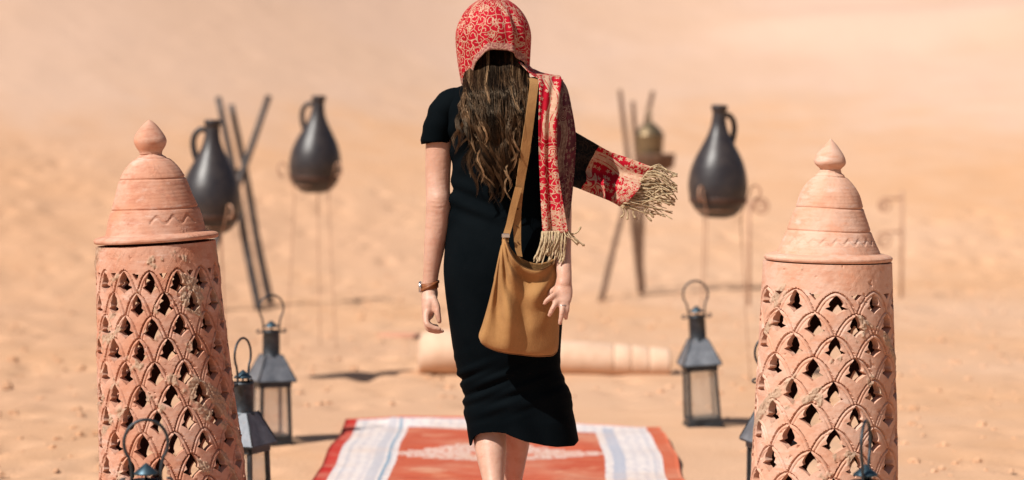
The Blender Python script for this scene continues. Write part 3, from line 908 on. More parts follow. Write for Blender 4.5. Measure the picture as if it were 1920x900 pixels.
for i, (px, py, rz, tl, sc, lab) in enumerate(lan):
    o = proto if i == 0 else copy_tree(proto)
    Y = CAM_H * FPX / (py - 220)
    p = W(px, py, Y)
    o.location = (p[0], Y, ground_z(p[0], Y) - 0.004)
    o.rotation_euler = (R(tl[0]), R(tl[1]), R(rz))
    o.scale = (sc, sc, sc)
    tag(o, lab, 'lantern', 'tin lanterns on the sand')

# ------------------------------------------------------------------ dark jugs on iron stands
def make_jug():
    t = thing('jug', (0, 0, 0), '', 'jug')
    p = smoothprof([(0.045, 0.0), (0.090, 0.018), (0.125, 0.062), (0.141, 0.120), (0.143, 0.170), (0.133, 0.232), (0.112, 0.290), (0.081, 0.348), (0.056, 0.396), (0.040, 0.440), (0.034, 0.480), (0.033, 0.510), (0.039, 0.518), (0.040, 0.536), (0.035, 0.541), (0.027, 0.538), (0.025, 0.49)], 60)
    v, f = lathe(np.vstack([[(0.0005, 0.004)], p]), 56, False, False)
    v = v + 0.0015 * np.sin(v[:, [1, 2, 0]] * 25)
    body = obj('body', v, f, BRONZE, t, True, False)
    bp = [(np.interp(z, p[:40, 1], p[:40, 0]) + 0.0022, z) for z in np.linspace(0.072, 0.098, 6)]
    v, f = lathe([(bp[0][0] - .004, bp[0][1])] + bp + [(bp[-1][0] - .004, bp[-1][1])], 56, False, False)
    obj('band', v, f, BAND, body, True, False)
    P = catmull([(-0.030, 0, 0.490), (-0.055, 0, 0.495), (-0.083, 0, 0.470), (-0.092, 0, 0.430), (-0.084, 0, 0.385), (-0.072, 0, 0.352)], 26)
    v, f = tube(P, np.linspace(0.013, 0.016, 26), 10)
    obj('handle', v, f, BRONZE, t, True, False)
    return t
def make_stand():
    t = thing('iron_stand', (0, 0, 0), '', 'stand')
    top = 0.80
    a = np.linspace(0, 2 * math.pi, 40)
    for rr, zz in ((0.108, top + 0.030),):
        P = np.stack([rr * np.cos(a), rr * np.sin(a), zz + 0 * a], -1)
        v, f = tube(P, 0.0032, 8, cap=False)
        obj('ring', v, f, IRON, t, True, False)
    for k in range(3):
        an = R(-52 + 120 * k); c, s = math.cos(an), math.sin(an)
        b = np.linspace(0, 1.55 * math.pi, 18)
        curl = [(0.156 + 0.030 * (1 - np.cos(q)) * (1 - 0.05 * q), top + 0.11 + 0.040 * np.sin(q) * (1 - 0.06 * q)) for q in b]
        path = [(0.165, 0.0), (0.138, 0.35), (0.116, 0.70), (0.114, top), (0.136, top + 0.06)] + curl
        P = catmull([(q * c, q * s, z) for q, z in path], 64)
        v, f = tube(P, np.linspace(0.0024, 0.0060, 64), 8)
        obj('leg', v, f, IRON, t, True, False)
    return t
jp, sp_ = make_jug(), make_stand()
jugs = [ # px centre, py of jug bottom, px per metre, handle angle, name words
    (393, 440, 398, -8, 1.0, 'dark jug with left handle on an iron stand just behind the left terracotta tower', 'iron stand under the dark jug just behind the left terracotta tower'),
    (588, 362, 337, -14, 1.0, 'dark jug with left handle on an iron stand, nearest the woman on her left', 'iron stand under the dark jug nearest the woman on her left'),
    (1345, 409, 391, 212, 1.0, 'dark jug with its handle on the right, above the lone tin lantern', 'iron stand under the dark jug above the lone tin lantern'),
]
for i, (px, py, s, rz, sc, lj, ls) in enumerate(jugs):
    Y = depth_for(s); p = W(px, py, Y)
    gz = ground_z(p[0], Y)
    j = jp if i == 0 else copy_tree(jp)
    j.location = (p[0], Y, p[2]); j.rotation_euler = (0, R([2.0, 3.5, -1.0][i]), R(rz))
    j.scale = (sc, sc, sc)
    tag(j, lj, 'jug', 'dark jugs on iron stands')
    st = sp_ if i == 0 else copy_tree(sp_)
    st.location = (p[0], Y, gz - 0.02)
    k = (p[2] - gz + 0.028) / 0.80
    st.scale = (1.0, 1.0, k)
    st.rotation_euler = (0, 0, R([0, 15, -68][i]))
    tag(st, ls, 'stand', 'iron stands under the jugs')

# ------------------------------------------------------------------ pole tripods
def tripod(label, lines, mats, rad, lash_px):
    base = W(lines[0][1][0], lines[0][1][1], lines[0][1][2]); 
    cxy = np.mean([W(*l[1])[:2] for l in lines], 0)
    t = thing('pole_tripod', (cxy[0], cxy[1], ground_z(*cxy)), label, 'tripod', 'tripods of wooden poles')
    for (a, b), m in zip(lines, mats):
        A = W(*a); B = W(*b); B[2] = ground_z(B[0], B[1]) - 0.05
        P = catmull([A, A * 0.66 + B * 0.34 + [0.006, 0, 0], A * 0.33 + B * 0.67 - [0.005, 0, 0], B], 14)
        v, f = tube(P, np.linspace(rad * 0.8, rad * 1.1, 14), 9)
        obj('pole', v, f, m, t)
    mb = MB()
    L = W(*lash_px)
    a = np.linspace(0, 10 * math.pi, 100)
    P = np.stack([L[0] + 0.038 * np.cos(a), L[1] + 0.05 * np.sin(a), L[2] - 0.02 + 0.0018 * a + 0.012 * np.cos(a * 1.06)], -1)
    mb.add(*tube(P, 0.006, 6))
    mb.build('lashing', POLE, t)
    return t
Yt = 16.2
tripod('three dark wooden poles lashed into a tripod behind the left jugs',
       [((409, 182, Yt), (489, 566, Yt - 0.3)), ((433, 196, Yt + .1), (510, 556, Yt + 0.15)), ((504, 180, Yt - 0.06), (352, 590, Yt - 0.5))],
       [POLE, POLE, POLE], 0.026, (450, 330, Yt))
Yt2 = 17.6
tripod('three brown wooden poles lashed into a tripod behind the flying scarf end',
       [((1162, 168, Yt2), (1203, 538, Yt2)), ((1186, 190, Yt2 + .15), (1206, 530, Yt2 + .4)), ((1224, 172, Yt2 + .05), (1124, 548, Yt2 - .5))],
       [POLE_BROWN, POLE_BROWN, POLE_BROWN], 0.020, (1186, 320, Yt2))

# brazier and lidded brass pot beside the right tripod
sB = FPX / Yt2; 
pb = W(1228, 320, Yt2 - 0.12)
gzb = ground_z(pb[0], pb[1])
t = thing('brazier', (pb[0], pb[1], gzb), 'rusty metal brazier bowl on a thin stem behind the flying scarf end', 'brazier')
hh_ = pb[2] - gzb
v, f = lathe([(0.002, hh_), (0.10, hh_ + 0.004), (0.138, hh_ + 0.03), (0.145, hh_ + 0.105), (0.152, hh_ + 0.118), (0.145, hh_ + 0.122), (0.13, hh_ + 0.10), (0.10, hh_ + 0.04), (0.001, hh_ + 0.03)], 40, False, False)
obj('bowl', v, f, POLE_BROWN, t, True, False)
P = catmull([(-0.085, 0.05, -0.05), (-0.085, 0.04, hh_ * 0.5), (-0.05, 0.02, hh_ + 0.003)], 12)
v, f = tube(P, 0.011, 8); obj('stem', v, f, POLE_BROWN, t, True, False)
P = catmull([(-0.085, 0.045, hh_ * 0.62), (0.0, 0.03, hh_ * 0.82), (0.09, 0.0, hh_ + 0.006)], 12)
v, f = tube(P, 0.006, 8); obj('strut', v, f, POLE_BROWN, t, True, False)
pp = W(1217, 286, Yt2 - 0.12)
t = thing('lidded_pot', (pp[0], pp[1], pb[2] + 0.03), 'tarnished brass pot with pointed lid standing in the brazier bowl', 'pot')
v, f = lathe(smoothprof([(0.06, 0.0), (0.088, 0.03), (0.098, 0.10), (0.104, 0.17), (0.108, 0.215), (0.112, 0.222), (0.108, 0.228)], 24), 40, True, False)
obj('body', v, f, BRASS, t, True, False)
v, f = lathe(smoothprof([(0.110, 0.229), (0.100, 0.245), (0.070, 0.285), (0.040, 0.310), (0.020, 0.325), (0.014, 0.345), (0.020, 0.365), (0.012, 0.392), (0.004, 0.43)], 30), 40, False, True)
obj('lid', v, f, BRASS, t, True, False)

# ------------------------------------------------------------------ scroll-topped iron posts
def scroll_post(label, px, py_top, py_bot, Y, scrolls):
    B = W(px, py_bot, Y); gz = ground_z(B[0], Y); T = W(px, py_top, Y)
    t = thing('scroll_post', (B[0], Y, gz), label, 'post', 'iron posts with scrolls')
    h = T[2] - gz
    v, f = tube([(0, 0, -0.05), (0, 0, h * 0.5), (0, 0, h)], 0.011, 8)
    obj('shaft', v, f, IRON, t, True, False)
    for (sx, zz, L, rr) in scrolls:
        a = np.linspace(0, 2.9 * math.pi, 44)
        rad = rr * (1 - 0.23 * a / math.pi)
        P = np.stack([sx * (L + rad * np.sin(a)), 0 * a, h * zz - rr + rad * np.cos(a)], -1)
        P = np.vstack([[(0, 0, h * zz - 0.10 if L < 0.08 else h * zz)], [(sx * L * 0.45, 0, h * zz - (0.012 if L < 0.08 else 0.0))], P])
        v, f = tube(P, 0.0085, 8)
        obj('scroll', v, f, IRON, t, True, False)
    return t
scroll_post('thin iron post with one scroll curling right, behind the right hand jug', 1404, 372, 575, 16.3, [(1, 1.0, 0.075, 0.055)])
scroll_post('thin iron post with scrolls reaching left, behind the right terracotta tower', 1690, 358, 545, 17.0, [(-1, 0.93, 0.12, 0.05), (-1, 0.62, 0.12, 0.06)])

# ------------------------------------------------------------------ pale roll and red rug behind the woman
Yr = CAM_H * FPX / (702 - 220)
cr = W(1015, 702, Yr); sr_ = FPX / Yr
t = thing('rolled_mat', (cr[0], Yr, ground_z(cr[0], Yr) - 0.01), 'long pale buff roll on the sand behind the woman, its right end hollow', 'roll')
prof = [(782, 8), (783, 34), (790, 42), (830, 45), (880, 44), (960, 40), (1050, 36), (1146, 33), (1148, 32.5), (1150, 29), (1152, 32.5), (1154, 33), (1179, 32), (1181, 31.5), (1183, 28), (1185, 31.5), (1187, 32), (1212, 30), (1214, 29.5), (1216, 26), (1218, 29.5), (1220, 30), (1250, 29), (1255, 28), (1254, 22), (1225, 21)]
vs_, fs_ = [], []
seg = 40
aa = np.linspace(0, 2 * math.pi, seg, endpoint=False)
for q, (px, rp) in enumerate(prof):
    r_ = rp / sr_; x_ = (px - 1015) / sr_; sag = 0.93
    yo = 0.10 * (px - 1015) / 235 * -0.9
    for b in aa:
        vs_.append((x_, yo + r_ * math.cos(b), r_ * sag + r_ * sag * math.sin(b)))
fs_ = [tuple(q) for q in gridfaces(seg, len(prof), True)] + [tuple(range(seg))[::-1], tuple(range((len(prof) - 1) * seg, len(prof) * seg))]
obj('roll_body', vs_, fs_, CLAY_PALE, t, True, False)
Yq = CAM_H * FPX / (630 - 220); cq = W(880, 630, Yq); sq = FPX / Yq
nu, nv = 60, 16
U2, V2 = np.meshgrid(np.linspace(-0.54, 0.54, nu), np.linspace(0, 1, nv))
ang = V2 * 2 * math.pi
Xr = U2; tp = np.sqrt(np.clip(1 - (np.abs(U2) / 0.541) ** 6, 0, 1)); Yy = 0.10 * np.cos(ang) * tp; Zz = 0.004 + 0.013 * tp * np.sin(ang) * (1 + 0.3 * np.sin(U2 * 9)) 
o = obj('folded_rug', np.stack([Xr + cq[0], Yy + Yq, Zz + ground_z(cq[0], Yq) + 0.0], -1).reshape(-1, 3), gridfaces(nu, nv), RED_WOOL)
tag(o, 'faded red rug folded flat on the sand beyond the pale roll', 'rug')

# ================================================================== the woman
SP = 680.0
DP = depth_for(SP)
def A(px, py, dd=0.0): return W(px, py, DP + dd)
K = 1 / SP
foot = A(930, 1090, 0)
person = thing('person', (foot[0], DP, 0.022), 'woman in black dress and red patterned headscarf walking away along the rug', 'person')

# ---- body (one continuous surface)
mb = MB()
def L(rows, n=24, sides=18, hint=(0, 1, 0)):
    C = []
    for r_ in rows:
        p = A(r_[0], r_[1], r_[2]); C.append([*p, r_[3] * K, (r_[4] if len(r_) > 4 else r_[3]) * K])
    mb.add(*limb(C, n, sides, hint))
# torso, neck, head
L([(943, 186, .005, 36, 34), (942, 196, .0, 82, 48), (945, 235, -.01, 92, 62), (946, 300, -.005, 84, 58), (944, 370, .0, 78, 54), (942, 450, .0, 88, 66), (942, 520, .0, 92, 72), (942, 580, .0, 84, 62)], 40, 28)
L([(945, 195, .0, 40), (942, 150, .03, 33), (934, 110, .065, 33)], 14)
L([(928, 118, .10, 34, 42), (927, 88, .072, 49, 60), (926, 55, .072, 51, 64), (926, 30, .072, 42, 52)], 24, 24)
L([(927, 96, .168, 6), (927, 104, .181, 9), (927, 108, .178, 10)], 8, 10)            # nose
L([(927, 128, .156, 12, 8), (927, 140, .146, 15, 12)], 6, 12)                        # mouth, chin
for sx in (-1, 1):
    L([(927 + sx * 19, 84, .156, 10, 6), (927 + sx * 21, 84, .155, 9, 6)], 4, 10)     # brow and eye
    L([(927 + sx * 52, 84, .055, 5, 8), (927 + sx * 53, 102, .055, 5, 8)], 6, 8)      # ears
# left arm
L([(846, 196, .0, 27), (827, 235, .0, 26), (822, 300, -.005, 24.5), (821, 350, -.01, 23), (822, 382, -.015, 23.5), (820, 420, -.012, 22.5), (815, 460, -.005, 20), (809, 505, .005, 15.5), (806, 535, .01, 14.5), (806, 552, .01, 16)], 60, 22)
# left hand: palm, fingers, thumb
L([(806, 545, .01, 14, 15), (805, 565, .0, 15, 22), (803, 588, -.006, 12, 23)], 16, 18)
for (kx, ky, kd, tx, ty, td, mxx, mxy, mdd) in ((799, 588, -.034, 824, 617, -.052, 801, 608, -.052), (798, 592, -.014, 829, 621, -.036, 803, 616, -.034), (798, 592, .006, 826, 620, -.012, 804, 614, -.008), (799, 590, .022, 819, 612, .010, 803, 608, .016)):
    L([(kx, ky, kd, 6.6), ((kx + mxx) / 2 - 1, (ky + mxy) / 2, (kd + mdd) / 2, 6.2), (mxx, mxy, mdd, 6.0), ((mxx + tx) / 2, (mxy + ty) / 2 + 2, (mdd + td) / 2, 5.6), (tx, ty, td, 4.6)], 18, 10)
L([(812, 560, -.02, 8), (819, 575, -.03, 7), (821, 590, -.036, 6.2), (824, 603, -.036, 5)], 14, 10)
# right arm
L([(1026, 196, .0, 27), (1040, 235, .01, 26), (1046, 300, .0, 24), (1048, 360, -.01, 22.5), (1050, 392, -.03, 22), (1052, 430, -.075, 19.5), (1055, 475, -.125, 16), (1058, 515, -.17, 14), (1057, 532, -.19, 15)], 60, 22)
L([(1057, 528, -.171, 14), (1056, 545, -.198, 18, 12), (1053, 560, -.212, 19, 10)], 14, 16)
for rows in ([(1047, 549, -.208, 6.0), (1036, 555, -.226, 5.5), (1027, 562, -.230, 5.0), (1021, 569, -.228, 4.1)],
             [(1048, 559, -.214, 6.0), (1040, 572, -.234, 5.5), (1034, 583, -.236, 5.0), (1030, 591, -.232, 4.1)],
             [(1055, 564, -.214, 6.0), (1054, 580, -.234, 5.4), (1052, 595, -.236, 4.9), (1050, 607, -.231, 4.0)],
             [(1063, 561, -.208, 5.4), (1064, 576, -.224, 4.8), (1062, 588, -.226, 4.5), (1061, 598, -.222, 3.7)],
             [(1047, 540, -.181, 6.9), (1036, 546, -.174, 6.0), (1028, 556, -.168, 5.2)]):
    L(rows, 16, 10)
# legs and feet: left foot trailing, right foot ahead
L([(910, 560, -.0, 62, 64), (908, 640, .0, 50, 54), (910, 720, .02, 40, 42), (914, 775, .03, 34, 36), (918, 815, .015, 31.5, 35), (921, 850, -.01, 29, 34), (925, 900, -.06, 20.5, 24), (928, 945, -.11, 16, 18), (929, 965, -.135, 17, 20)], 60, 24)
L([(929, 965, -.13, 17, 17), (930, 1010, -.11, 19, 20), (930, 1060, -.06, 26, 14), (930, 1078, -.01, 28, 9), (930, 1082, .04, 25, 7)], 20, 16)
L([(978, 560, .0, 62, 64), (974, 640, .06, 50, 54), (970, 720, .12, 40, 42), (967, 780, .15, 33, 36), (967, 830, .17, 27, 32), (964, 870, .19, 22, 27), (961, 920, .22, 16, 19), (960, 990, .25, 14, 17), (960, 1030, .27, 16, 20)], 60, 24)
fz = lambda dd: 220 + (CAM_H - 0.055) * FPX / (DP + dd)
L([(960, fz(.25), .25, 20, 22), (960, fz(.33) + 6, .33, 22, 20), (961, fz(.42) + 12, .42, 28, 13), (961, fz(.47) + 14, .47, 25, 9)], 20, 16)
body = mb.build('body', SKIN, person)
rm = body.modifiers.new('continuous', 'REMESH'); rm.mode = 'VOXEL'; rm.voxel_size = 0.0042; rm.use_smooth_shade = True
sm = body.modifiers.new('soften', 'SMOOTH'); sm.factor = 0.5; sm.iterations = 4
dg = bpy.context.evaluated_depsgraph_get()
whole = bpy.data.meshes.new_from_object(body.evaluated_get(dg))
body.modifiers.clear(); body.data = whole
if not whole.materials: whole.materials.append(SKIN)
co = np.empty(len(whole.vertices) * 3, np.float32); whole.vertices.foreach_get('co', co); co = co.reshape(-1, 3)
el = A(821, 382, -.03) - wloc(person)
for dz_, am in ((0.0, .0035), (-.012, .0025), (.010, .002)):
    q_ = np.exp(-((co[:, 2] - el[2] - dz_ - .15 * np.abs(co[:, 0] - el[0])) / .0035) ** 2) * np.exp(-((co[:, 0] - el[0]) / .016) ** 2) * (co[:, 1] < el[1] + .01)
    co[:, 1] += am * q_
q_ = np.exp(-(((co[:, 2] - el[2] - .004) / .022) ** 2 + ((co[:, 0] - el[0]) / .02) ** 2)) * (co[:, 1] < el[1] + .01) * (np.abs(co[:, 0] - el[0]) < .05)
co[:, 1] -= .005 * q_
whole.vertices.foreach_set('co', co.ravel())
whole.polygons.foreach_set('use_smooth', np.ones(len(whole.polygons), dtype=bool))

# ---- dress
rowsD = [ # py, xl, xr, depth half, depth centre
    (150, 908, 982, .055, .01), (162, 866, 1016, .075, .005), (172, 846, 1034, .085, .0), (186, 836, 1046, .095, .0), (205, 834, 1050, .105, -.005),
    (235, 838, 1052, .112, -.008), (270, 844, 1050, .112, -.006), (305, 848, 1045, .106, -.003), (345, 848, 1040, .100, .0), (400, 842, 1036, .105, -.002), (450, 837, 1042, .118, -.006),
    (500, 833, 1048, .126, -.008), (545, 836, 1052, .125, -.004), (600, 843, 1053, .118, .0), (650, 850, 1050, .112, .01), (690, 857, 1050, .112, .02), (712, 864, 1058, .114, .025),
    (738, 871, 1069, .118, .03), (770, 876, 1076, .122, .035), (795, 880, 1081, .124, .035)]
RD = catmull(np.array(rowsD, float), 150)
nph = 160
ph = np.linspace(0, 2 * math.pi, nph, endpoint=False)
hem_x = [(880, 838), (888, 834), (893, 820), (903, 812), (925, 810), (947, 812), (965, 820), (985, 828), (1020, 835), (1045, 838), (1072, 836), (1084, 826)]
DV = []
def sec(row, phi, dpx=0.0):
    py, xl, xr, dh, dc = row
    c, s = np.cos(phi), np.sin(phi)
    ex = 2 / 2.35
    x = (xl + xr) / 2 + (xr - xl) / 2 * np.sign(c) * np.abs(c) ** ex
    d = dc + dh * np.sign(s) * np.abs(s) ** ex
    return x, d
def wrinkle(x, py, s):
    """outward cloth folds in metres; s<0 is the camera side"""
    a = 0
    q = (py - 700) + 0.33 * (x - 940)
    env = np.exp(-((py - 725) / 44) ** 2)
    left = sstep(1045, 900, x)
    a = a + env * (0.0048 * np.sin(q * 0.21 + 1.2 * np.sin(x * 0.016)) + 0.0028 * np.sin(q * 0.33 + x * 0.04)) * (0.35 + 0.65 * left)
    a = a + 0.0085 * np.exp(-((py - 385 - 0.28 * (x - 900)) / 32) ** 2) * np.sin((py - 0.42 * (x - 860)) * 0.17) * sstep(1000, 880, x)
    a = a + 0.005 * np.exp(-((py - 270) / 45) ** 2) * np.sin((py + 1.1 * x) * 0.13)
    a = a + 0.007 * sstep(690, 800, py) * np.sin((x - 0.35 * (py - 700)) * 0.075 + 0.6)
    a = a + 0.004 * np.exp(-((py - 770 + .15 * (x - 900)) / 12) ** 2)
    return a
for row in RD:
    x, d = sec(row, ph)
    w = wrinkle(x, row[0], np.sin(ph))
    for k in range(nph):
        p = A(x[k] + w[k] * SP * math.cos(ph[k]) * 0.9, row[0], d[k] + w[k] * math.sin(ph[k])); DV.append(p)
last = RD[-1]
for t_ in np.linspace(0.12, 1, 16):
    row = (last[0], last[1] + 4 * t_, last[2] + 3 * t_, last[3], last[4])
    x, d = sec(row, ph)
    hb = np.interp(x, [q[0] for q in hem_x], [q[1] for q in hem_x])
    front = sstep(-0.15, 0.5, np.sin(ph))
    hp = hb * (1 - front) + np.minimum(hb, 818) * front
    hp = np.maximum(hp, 797)
    py = last[0] + (hp - last[0]) * t_
    # cloth tucks in over the calf under the raised part of the hem
    w = wrinkle(x, py, np.sin(ph))
    for k in range(nph):
        DV.append(A(x[k] + w[k] * SP * math.cos(ph[k]) * 0.9, py[k], d[k] + w[k] * math.sin(ph[k])))
nr = len(RD) + 16
mb = MB()
mb.add(DV, [tuple(q) for q in gridfaces(nph, nr, True)])
def sleeve(rows):
    C = np.array([[*A(r_[0], r_[1], r_[2]), r_[3] * K, r_[4] * K] for r_ in rows]); Sx = catmull(C, 26)
    v, f = tube(Sx[:, :3], Sx[:, 3] , 36, Sx[:, 4], cap=False)
    tt = np.repeat(np.linspace(0, 1, 26), 36)
    v = v + (0.0035 * np.sin(v[:, 2] * 110 + v[:, 0] * 60) * tt * (1 - tt) * 2)[:, None] * np.array([1, -0.6, 0])
    o = obj('sleeve', v, f, DRESS, dress)
    m = o.modifiers.new('cloth', 'SOLIDIFY'); m.thickness = 0.0022; m.offset = -1
dress = mb.build('dress', DRESS, person)
sleeve([(874, 182, .0, 18, 40), (852, 192, .0, 27, 40), (836, 208, .0, 29, 38), (826, 232, .0, 28.5, 36), (818.5, 260, .0, 28, 33), (818, 266, .0, 28, 32)])
sleeve([(1004, 184, .0, 18, 36), (1022, 194, .0, 25, 36), (1034, 210, .0, 27, 36), (1040, 232, .0, 27.5, 35), (1043, 262, .0, 27, 34), (1043, 265, .0, 27, 33)])
so = dress.modifiers.new('cloth', 'SOLIDIFY'); so.thickness = 0.0022; so.offset = -1

# ---- head scarf
scarf_root_parts = []
nph2, nt2 = 110, 46
phs = np.linspace(-math.pi, math.pi, nph2)
bnd = np.array([(-180, 34), (-150, 44), (-125, 92), (-105, 140), (-85, 158), (-60, 160), (-50, 155), (-40, 138), (-25, 113), (-12, 97), (0, 91), (10, 91), (25, 96), (38, 104), (50, 115), (66, 127), (85, 138), (105, 148), (125, 110), (150, 44), (180, 34)], float)
SVt, SUV = [], []
arc = np.interp(np.degrees(phs), bnd[:, 0], bnd[:, 1])
kern = np.array([1, 2, 3, 2, 1]) / 9; arc = arc + 1.6 * np.sin(phs * 5.3 + 1) + 1.1 * np.sin(phs * 11.7)
arc = np.convolve(np.pad(arc, 2, mode='edge'), kern, 'valid')
for ti in range(nt2):
    t_ = ti / (nt2 - 1)
    for k, p_ in enumerate(phs):
        pb_ = arc[k]; py = -5 + (pb_ + 5) * t_ ** 1.25 if t_ > 0 else -5
        u_ = np.clip((72 - py) / 77, 0, 1)
        rr_ = 70 * math.sqrt(max(1 - u_ ** 1.9, 0.0)) if py < 72 else 70 - 0.055 * (py - 72) - (0.0009 * (py - 72) ** 2 if p_ < 0 else 0)
        cx_ = 925
        lo = sstep(5, 95, py)
        nz_ = float(fbm(np.array([p_ * 1.6 + 20]), np.array([py * 0.022 + 3]), 3)[0])
        fold = 1 + 0.022 * math.sin(p_ * 6 + 0.8 + py * 0.012) * lo + 0.016 * math.sin(p_ * 13 - py * 0.035) * lo + 0.075 * nz_ * sstep(-5, 40, py) \
            + 0.115 * math.exp(-((p_ - 0.42 - 0.0012 * py) / 0.085) ** 2) * sstep(-5, 50, py) - 0.075 * math.exp(-((p_ - 0.64 - 0.0012 * py) / 0.10) ** 2) * sstep(-5, 50, py) + 0.05 * math.exp(-((p_ - 0.95) / 0.09) ** 2) * sstep(30, 90, py) + 0.045 * math.exp(-((p_ + 0.15 + 0.0018 * (90 - py)) / 0.07) ** 2) * sstep(40, 95, py) - 0.0 * math.exp(-((p_ - 0.80 - 0.0010 * py) / 0.11) ** 2) * sstep(-5, 60, py) \
            + 0.05 * math.exp(-((p_ + 0.62 - 0.0012 * py) / 0.10) ** 2) * sstep(20, 100, py) - 0.04 * math.exp(-((p_ + 0.82) / 0.10) ** 2) * sstep(20, 100, py)
        edge_out = 1 + 0.05 * sstep(0.85, 1, t_) * (abs(p_) < 1.0)
        x_ = cx_ + rr_ * math.sin(p_) * (fold if abs(p_) < 1.3 else 1)
        d_ = 0.042 - rr_ * K * 1.22 * math.cos(p_) * fold * edge_out
        SVt.append(A(x_, py, d_)); SUV.append((p_ * 0.105 + 0.5, 0.75 - (py + 5) * K, (pb_ - py) * K if abs(p_) < 2.4 else (pb_ - py) * K))
scarf = obj('headscarf', SVt, gridfaces(nph2, nt2), SCARF, person)
scarf['label'] = 'red headscarf with cream scrollwork and a fringed tail blowing to the right'
pv(scarf, 'puv', SUV)
so = scarf.modifiers.new('cloth', 'SOLIDIFY'); so.thickness = 0.002; so.offset = -1

def strip(name, left, right, nu, nv, mat, parent, ripple, hemw=True):
    Lc = catmull(np.array([A(*q) for q in left]), nv); Rc = catmull(np.array([A(*q) for q in right]), nv)
    uu = np.linspace(0, 1, nu)
    V_, UV_ = [], []
    vl = np.concatenate([[0], np.cumsum(np.linalg.norm(np.diff((Lc + Rc) / 2, axis=0), axis=1))])
    for j in range(nv):
        wdt = np.linalg.norm(Rc[j] - Lc[j])
        for i, q in enumerate(uu):
            p = Lc[j] * (1 - q) + Rc[j] * q
            rp = ripple(q, vl[j] / vl[-1])
            V_.append(p + np.array([rp * 0.2, -rp, 0]))
            UV_.append((q * wdt, vl[j], vl[-1] - vl[j] + 0.03))
    o = obj(name, V_, gridfaces(nu, nv), mat, parent)
    pv(o, 'puv', UV_)
    m = o.modifiers.new('cloth', 'SOLIDIFY'); m.thickness = 0.0018; m.offset = 0
    return o
tailA = strip('scarf_tail', [(996, 128, .05), (1004, 137, .0), (1009, 148, -.08), (1010, 180, -.128), (1009, 230, -.145), (1010, 300, -.140), (1013, 370, -.140), (1017, 438, -.150)],
      [(1040, 146, .07), (1048, 142, .0), (1052, 152, -.06), (1048, 185, -.115), (1044, 230, -.148), (1045, 300, -.155), (1054, 370, -.160), (1065, 436, -.165)], 26, 110, SCARF_TAIL, scarf,
      lambda q, t: 0.007 * math.sin(q * 7.5 + 1.5 * t) * (0.3 + t) + 0.004 * math.sin(q * 14 + t * 5))
tailB = strip('scarf_under_fold', [(1036, 146, .02), (1040, 158, -.06), (1040, 200, -.105), (1040, 260, -.118), (1042, 330, -.118), (1046, 395, -.125), (1050, 425, -.130)],
      [(1052, 146, .05), (1064, 166, .0), (1072, 200, -.030), (1080, 252, -.040), (1078, 310, -.045), (1072, 375, -.060), (1066, 420, -.080)], 22, 90, SCARF_REV, scarf,
      lambda q, t: 0.006 * math.sin(q * 9 + 2 * t + 2))
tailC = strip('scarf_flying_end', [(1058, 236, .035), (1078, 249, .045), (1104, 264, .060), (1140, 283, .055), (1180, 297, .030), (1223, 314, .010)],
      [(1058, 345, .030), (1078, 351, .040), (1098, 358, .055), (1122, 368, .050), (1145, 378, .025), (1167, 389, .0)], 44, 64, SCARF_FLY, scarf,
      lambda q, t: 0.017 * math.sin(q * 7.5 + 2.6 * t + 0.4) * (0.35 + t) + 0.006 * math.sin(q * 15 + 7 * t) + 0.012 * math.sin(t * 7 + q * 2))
strip('scarf_neck_wrap', [(972, 116, -.050), (992, 136, -.062), (1012, 148, -.068), (1046, 158, -.055)],
      [(992, 122, .03), (1006, 134, .03), (1028, 139, .035), (1056, 150, .03)], 18, 40, SCARF, scarf, lambda q, t: 0.005 * math.sin(q * 11 + t * 2))
# fringe
def tassel(mb, P, r0):
    P = catmull(P, 16)
    n = len(P); tt = np.linspace(0, 1, n)
    ph0 = random.random() * 6
    r = r0 * (1 + 0.16 * np.sin(tt * 40 + ph0)) * (1 - 0.15 * tt)
    r[-3:] *= np.array([1.5, 1.7, 1.1])
    r[:2] *= 1.4
    mb.add(*tube(P, r, 6))
mb = MB()
for k in range(40):
    q = (k + random.uniform(.1, .9)) / 40
    x0, y0 = 1017 + 48 * q, 437 - 1 * q
    dd = -.155 - 0.012 * random.random()
    ln = random.uniform(38, 60); drift = -14 * (1 - q) - 4 + random.uniform(-7, 7)
    if q > 0.82 and random.random() < 0.45: drift = random.uniform(18, 30); ln = random.uniform(14, 30)
    tassel(mb, [A(x0, y0 - 3, dd), A(x0 + drift * .2 + random.uniform(-2, 2), y0 + ln * .3, dd - .012), A(x0 + drift * .6 + random.uniform(-3, 3), y0 + ln * .66, dd - .010), A(x0 + drift, y0 + ln, dd - random.uniform(0, .02))], random.uniform(.0013, .0022))
for (ex, ey) in ((1089, 425), (1096, 461), (1085, 457)):
    tassel(mb, [A(1063, 432, -.15), A(1070, 438 + random.uniform(-4, 4), -.15), A((1070 + ex) / 2 + 3, (440 + ey) / 2 + 3, -.15), A(ex, ey, -.145)], .0024)
f1_ = mb.build('fringe', FRINGE, scarf); tag(f1_, kind='stuff')
mb = MB()
for k in range(95):
    q = (k + random.uniform(.1, .9)) / 95
    x0, y0 = 1223 - 57 * q, 314 + 76 * q
    dd = .008 - .01 * q + random.uniform(-.012, .012)
    ln = random.uniform(26, 62) + 34 * q
    dy = random.uniform(-12, 26) + 16 * (1 - q) - 4 * q
    ex = min(x0 + ln, 1270)
    ey = y0 + dy
    tassel(mb, [A(x0 - 3, y0 - 1, dd), A(x0 + ln * .3, y0 + random.uniform(-7, 5), dd + random.uniform(-.01, .01)), A(x0 + (ex - x0) * .68, y0 + dy * .45 + random.uniform(-7, 7), dd + random.uniform(-.015, .015)), A(ex, ey + random.uniform(-4, 7), dd + random.uniform(-.02, .02))], random.uniform(.0010, .0020))
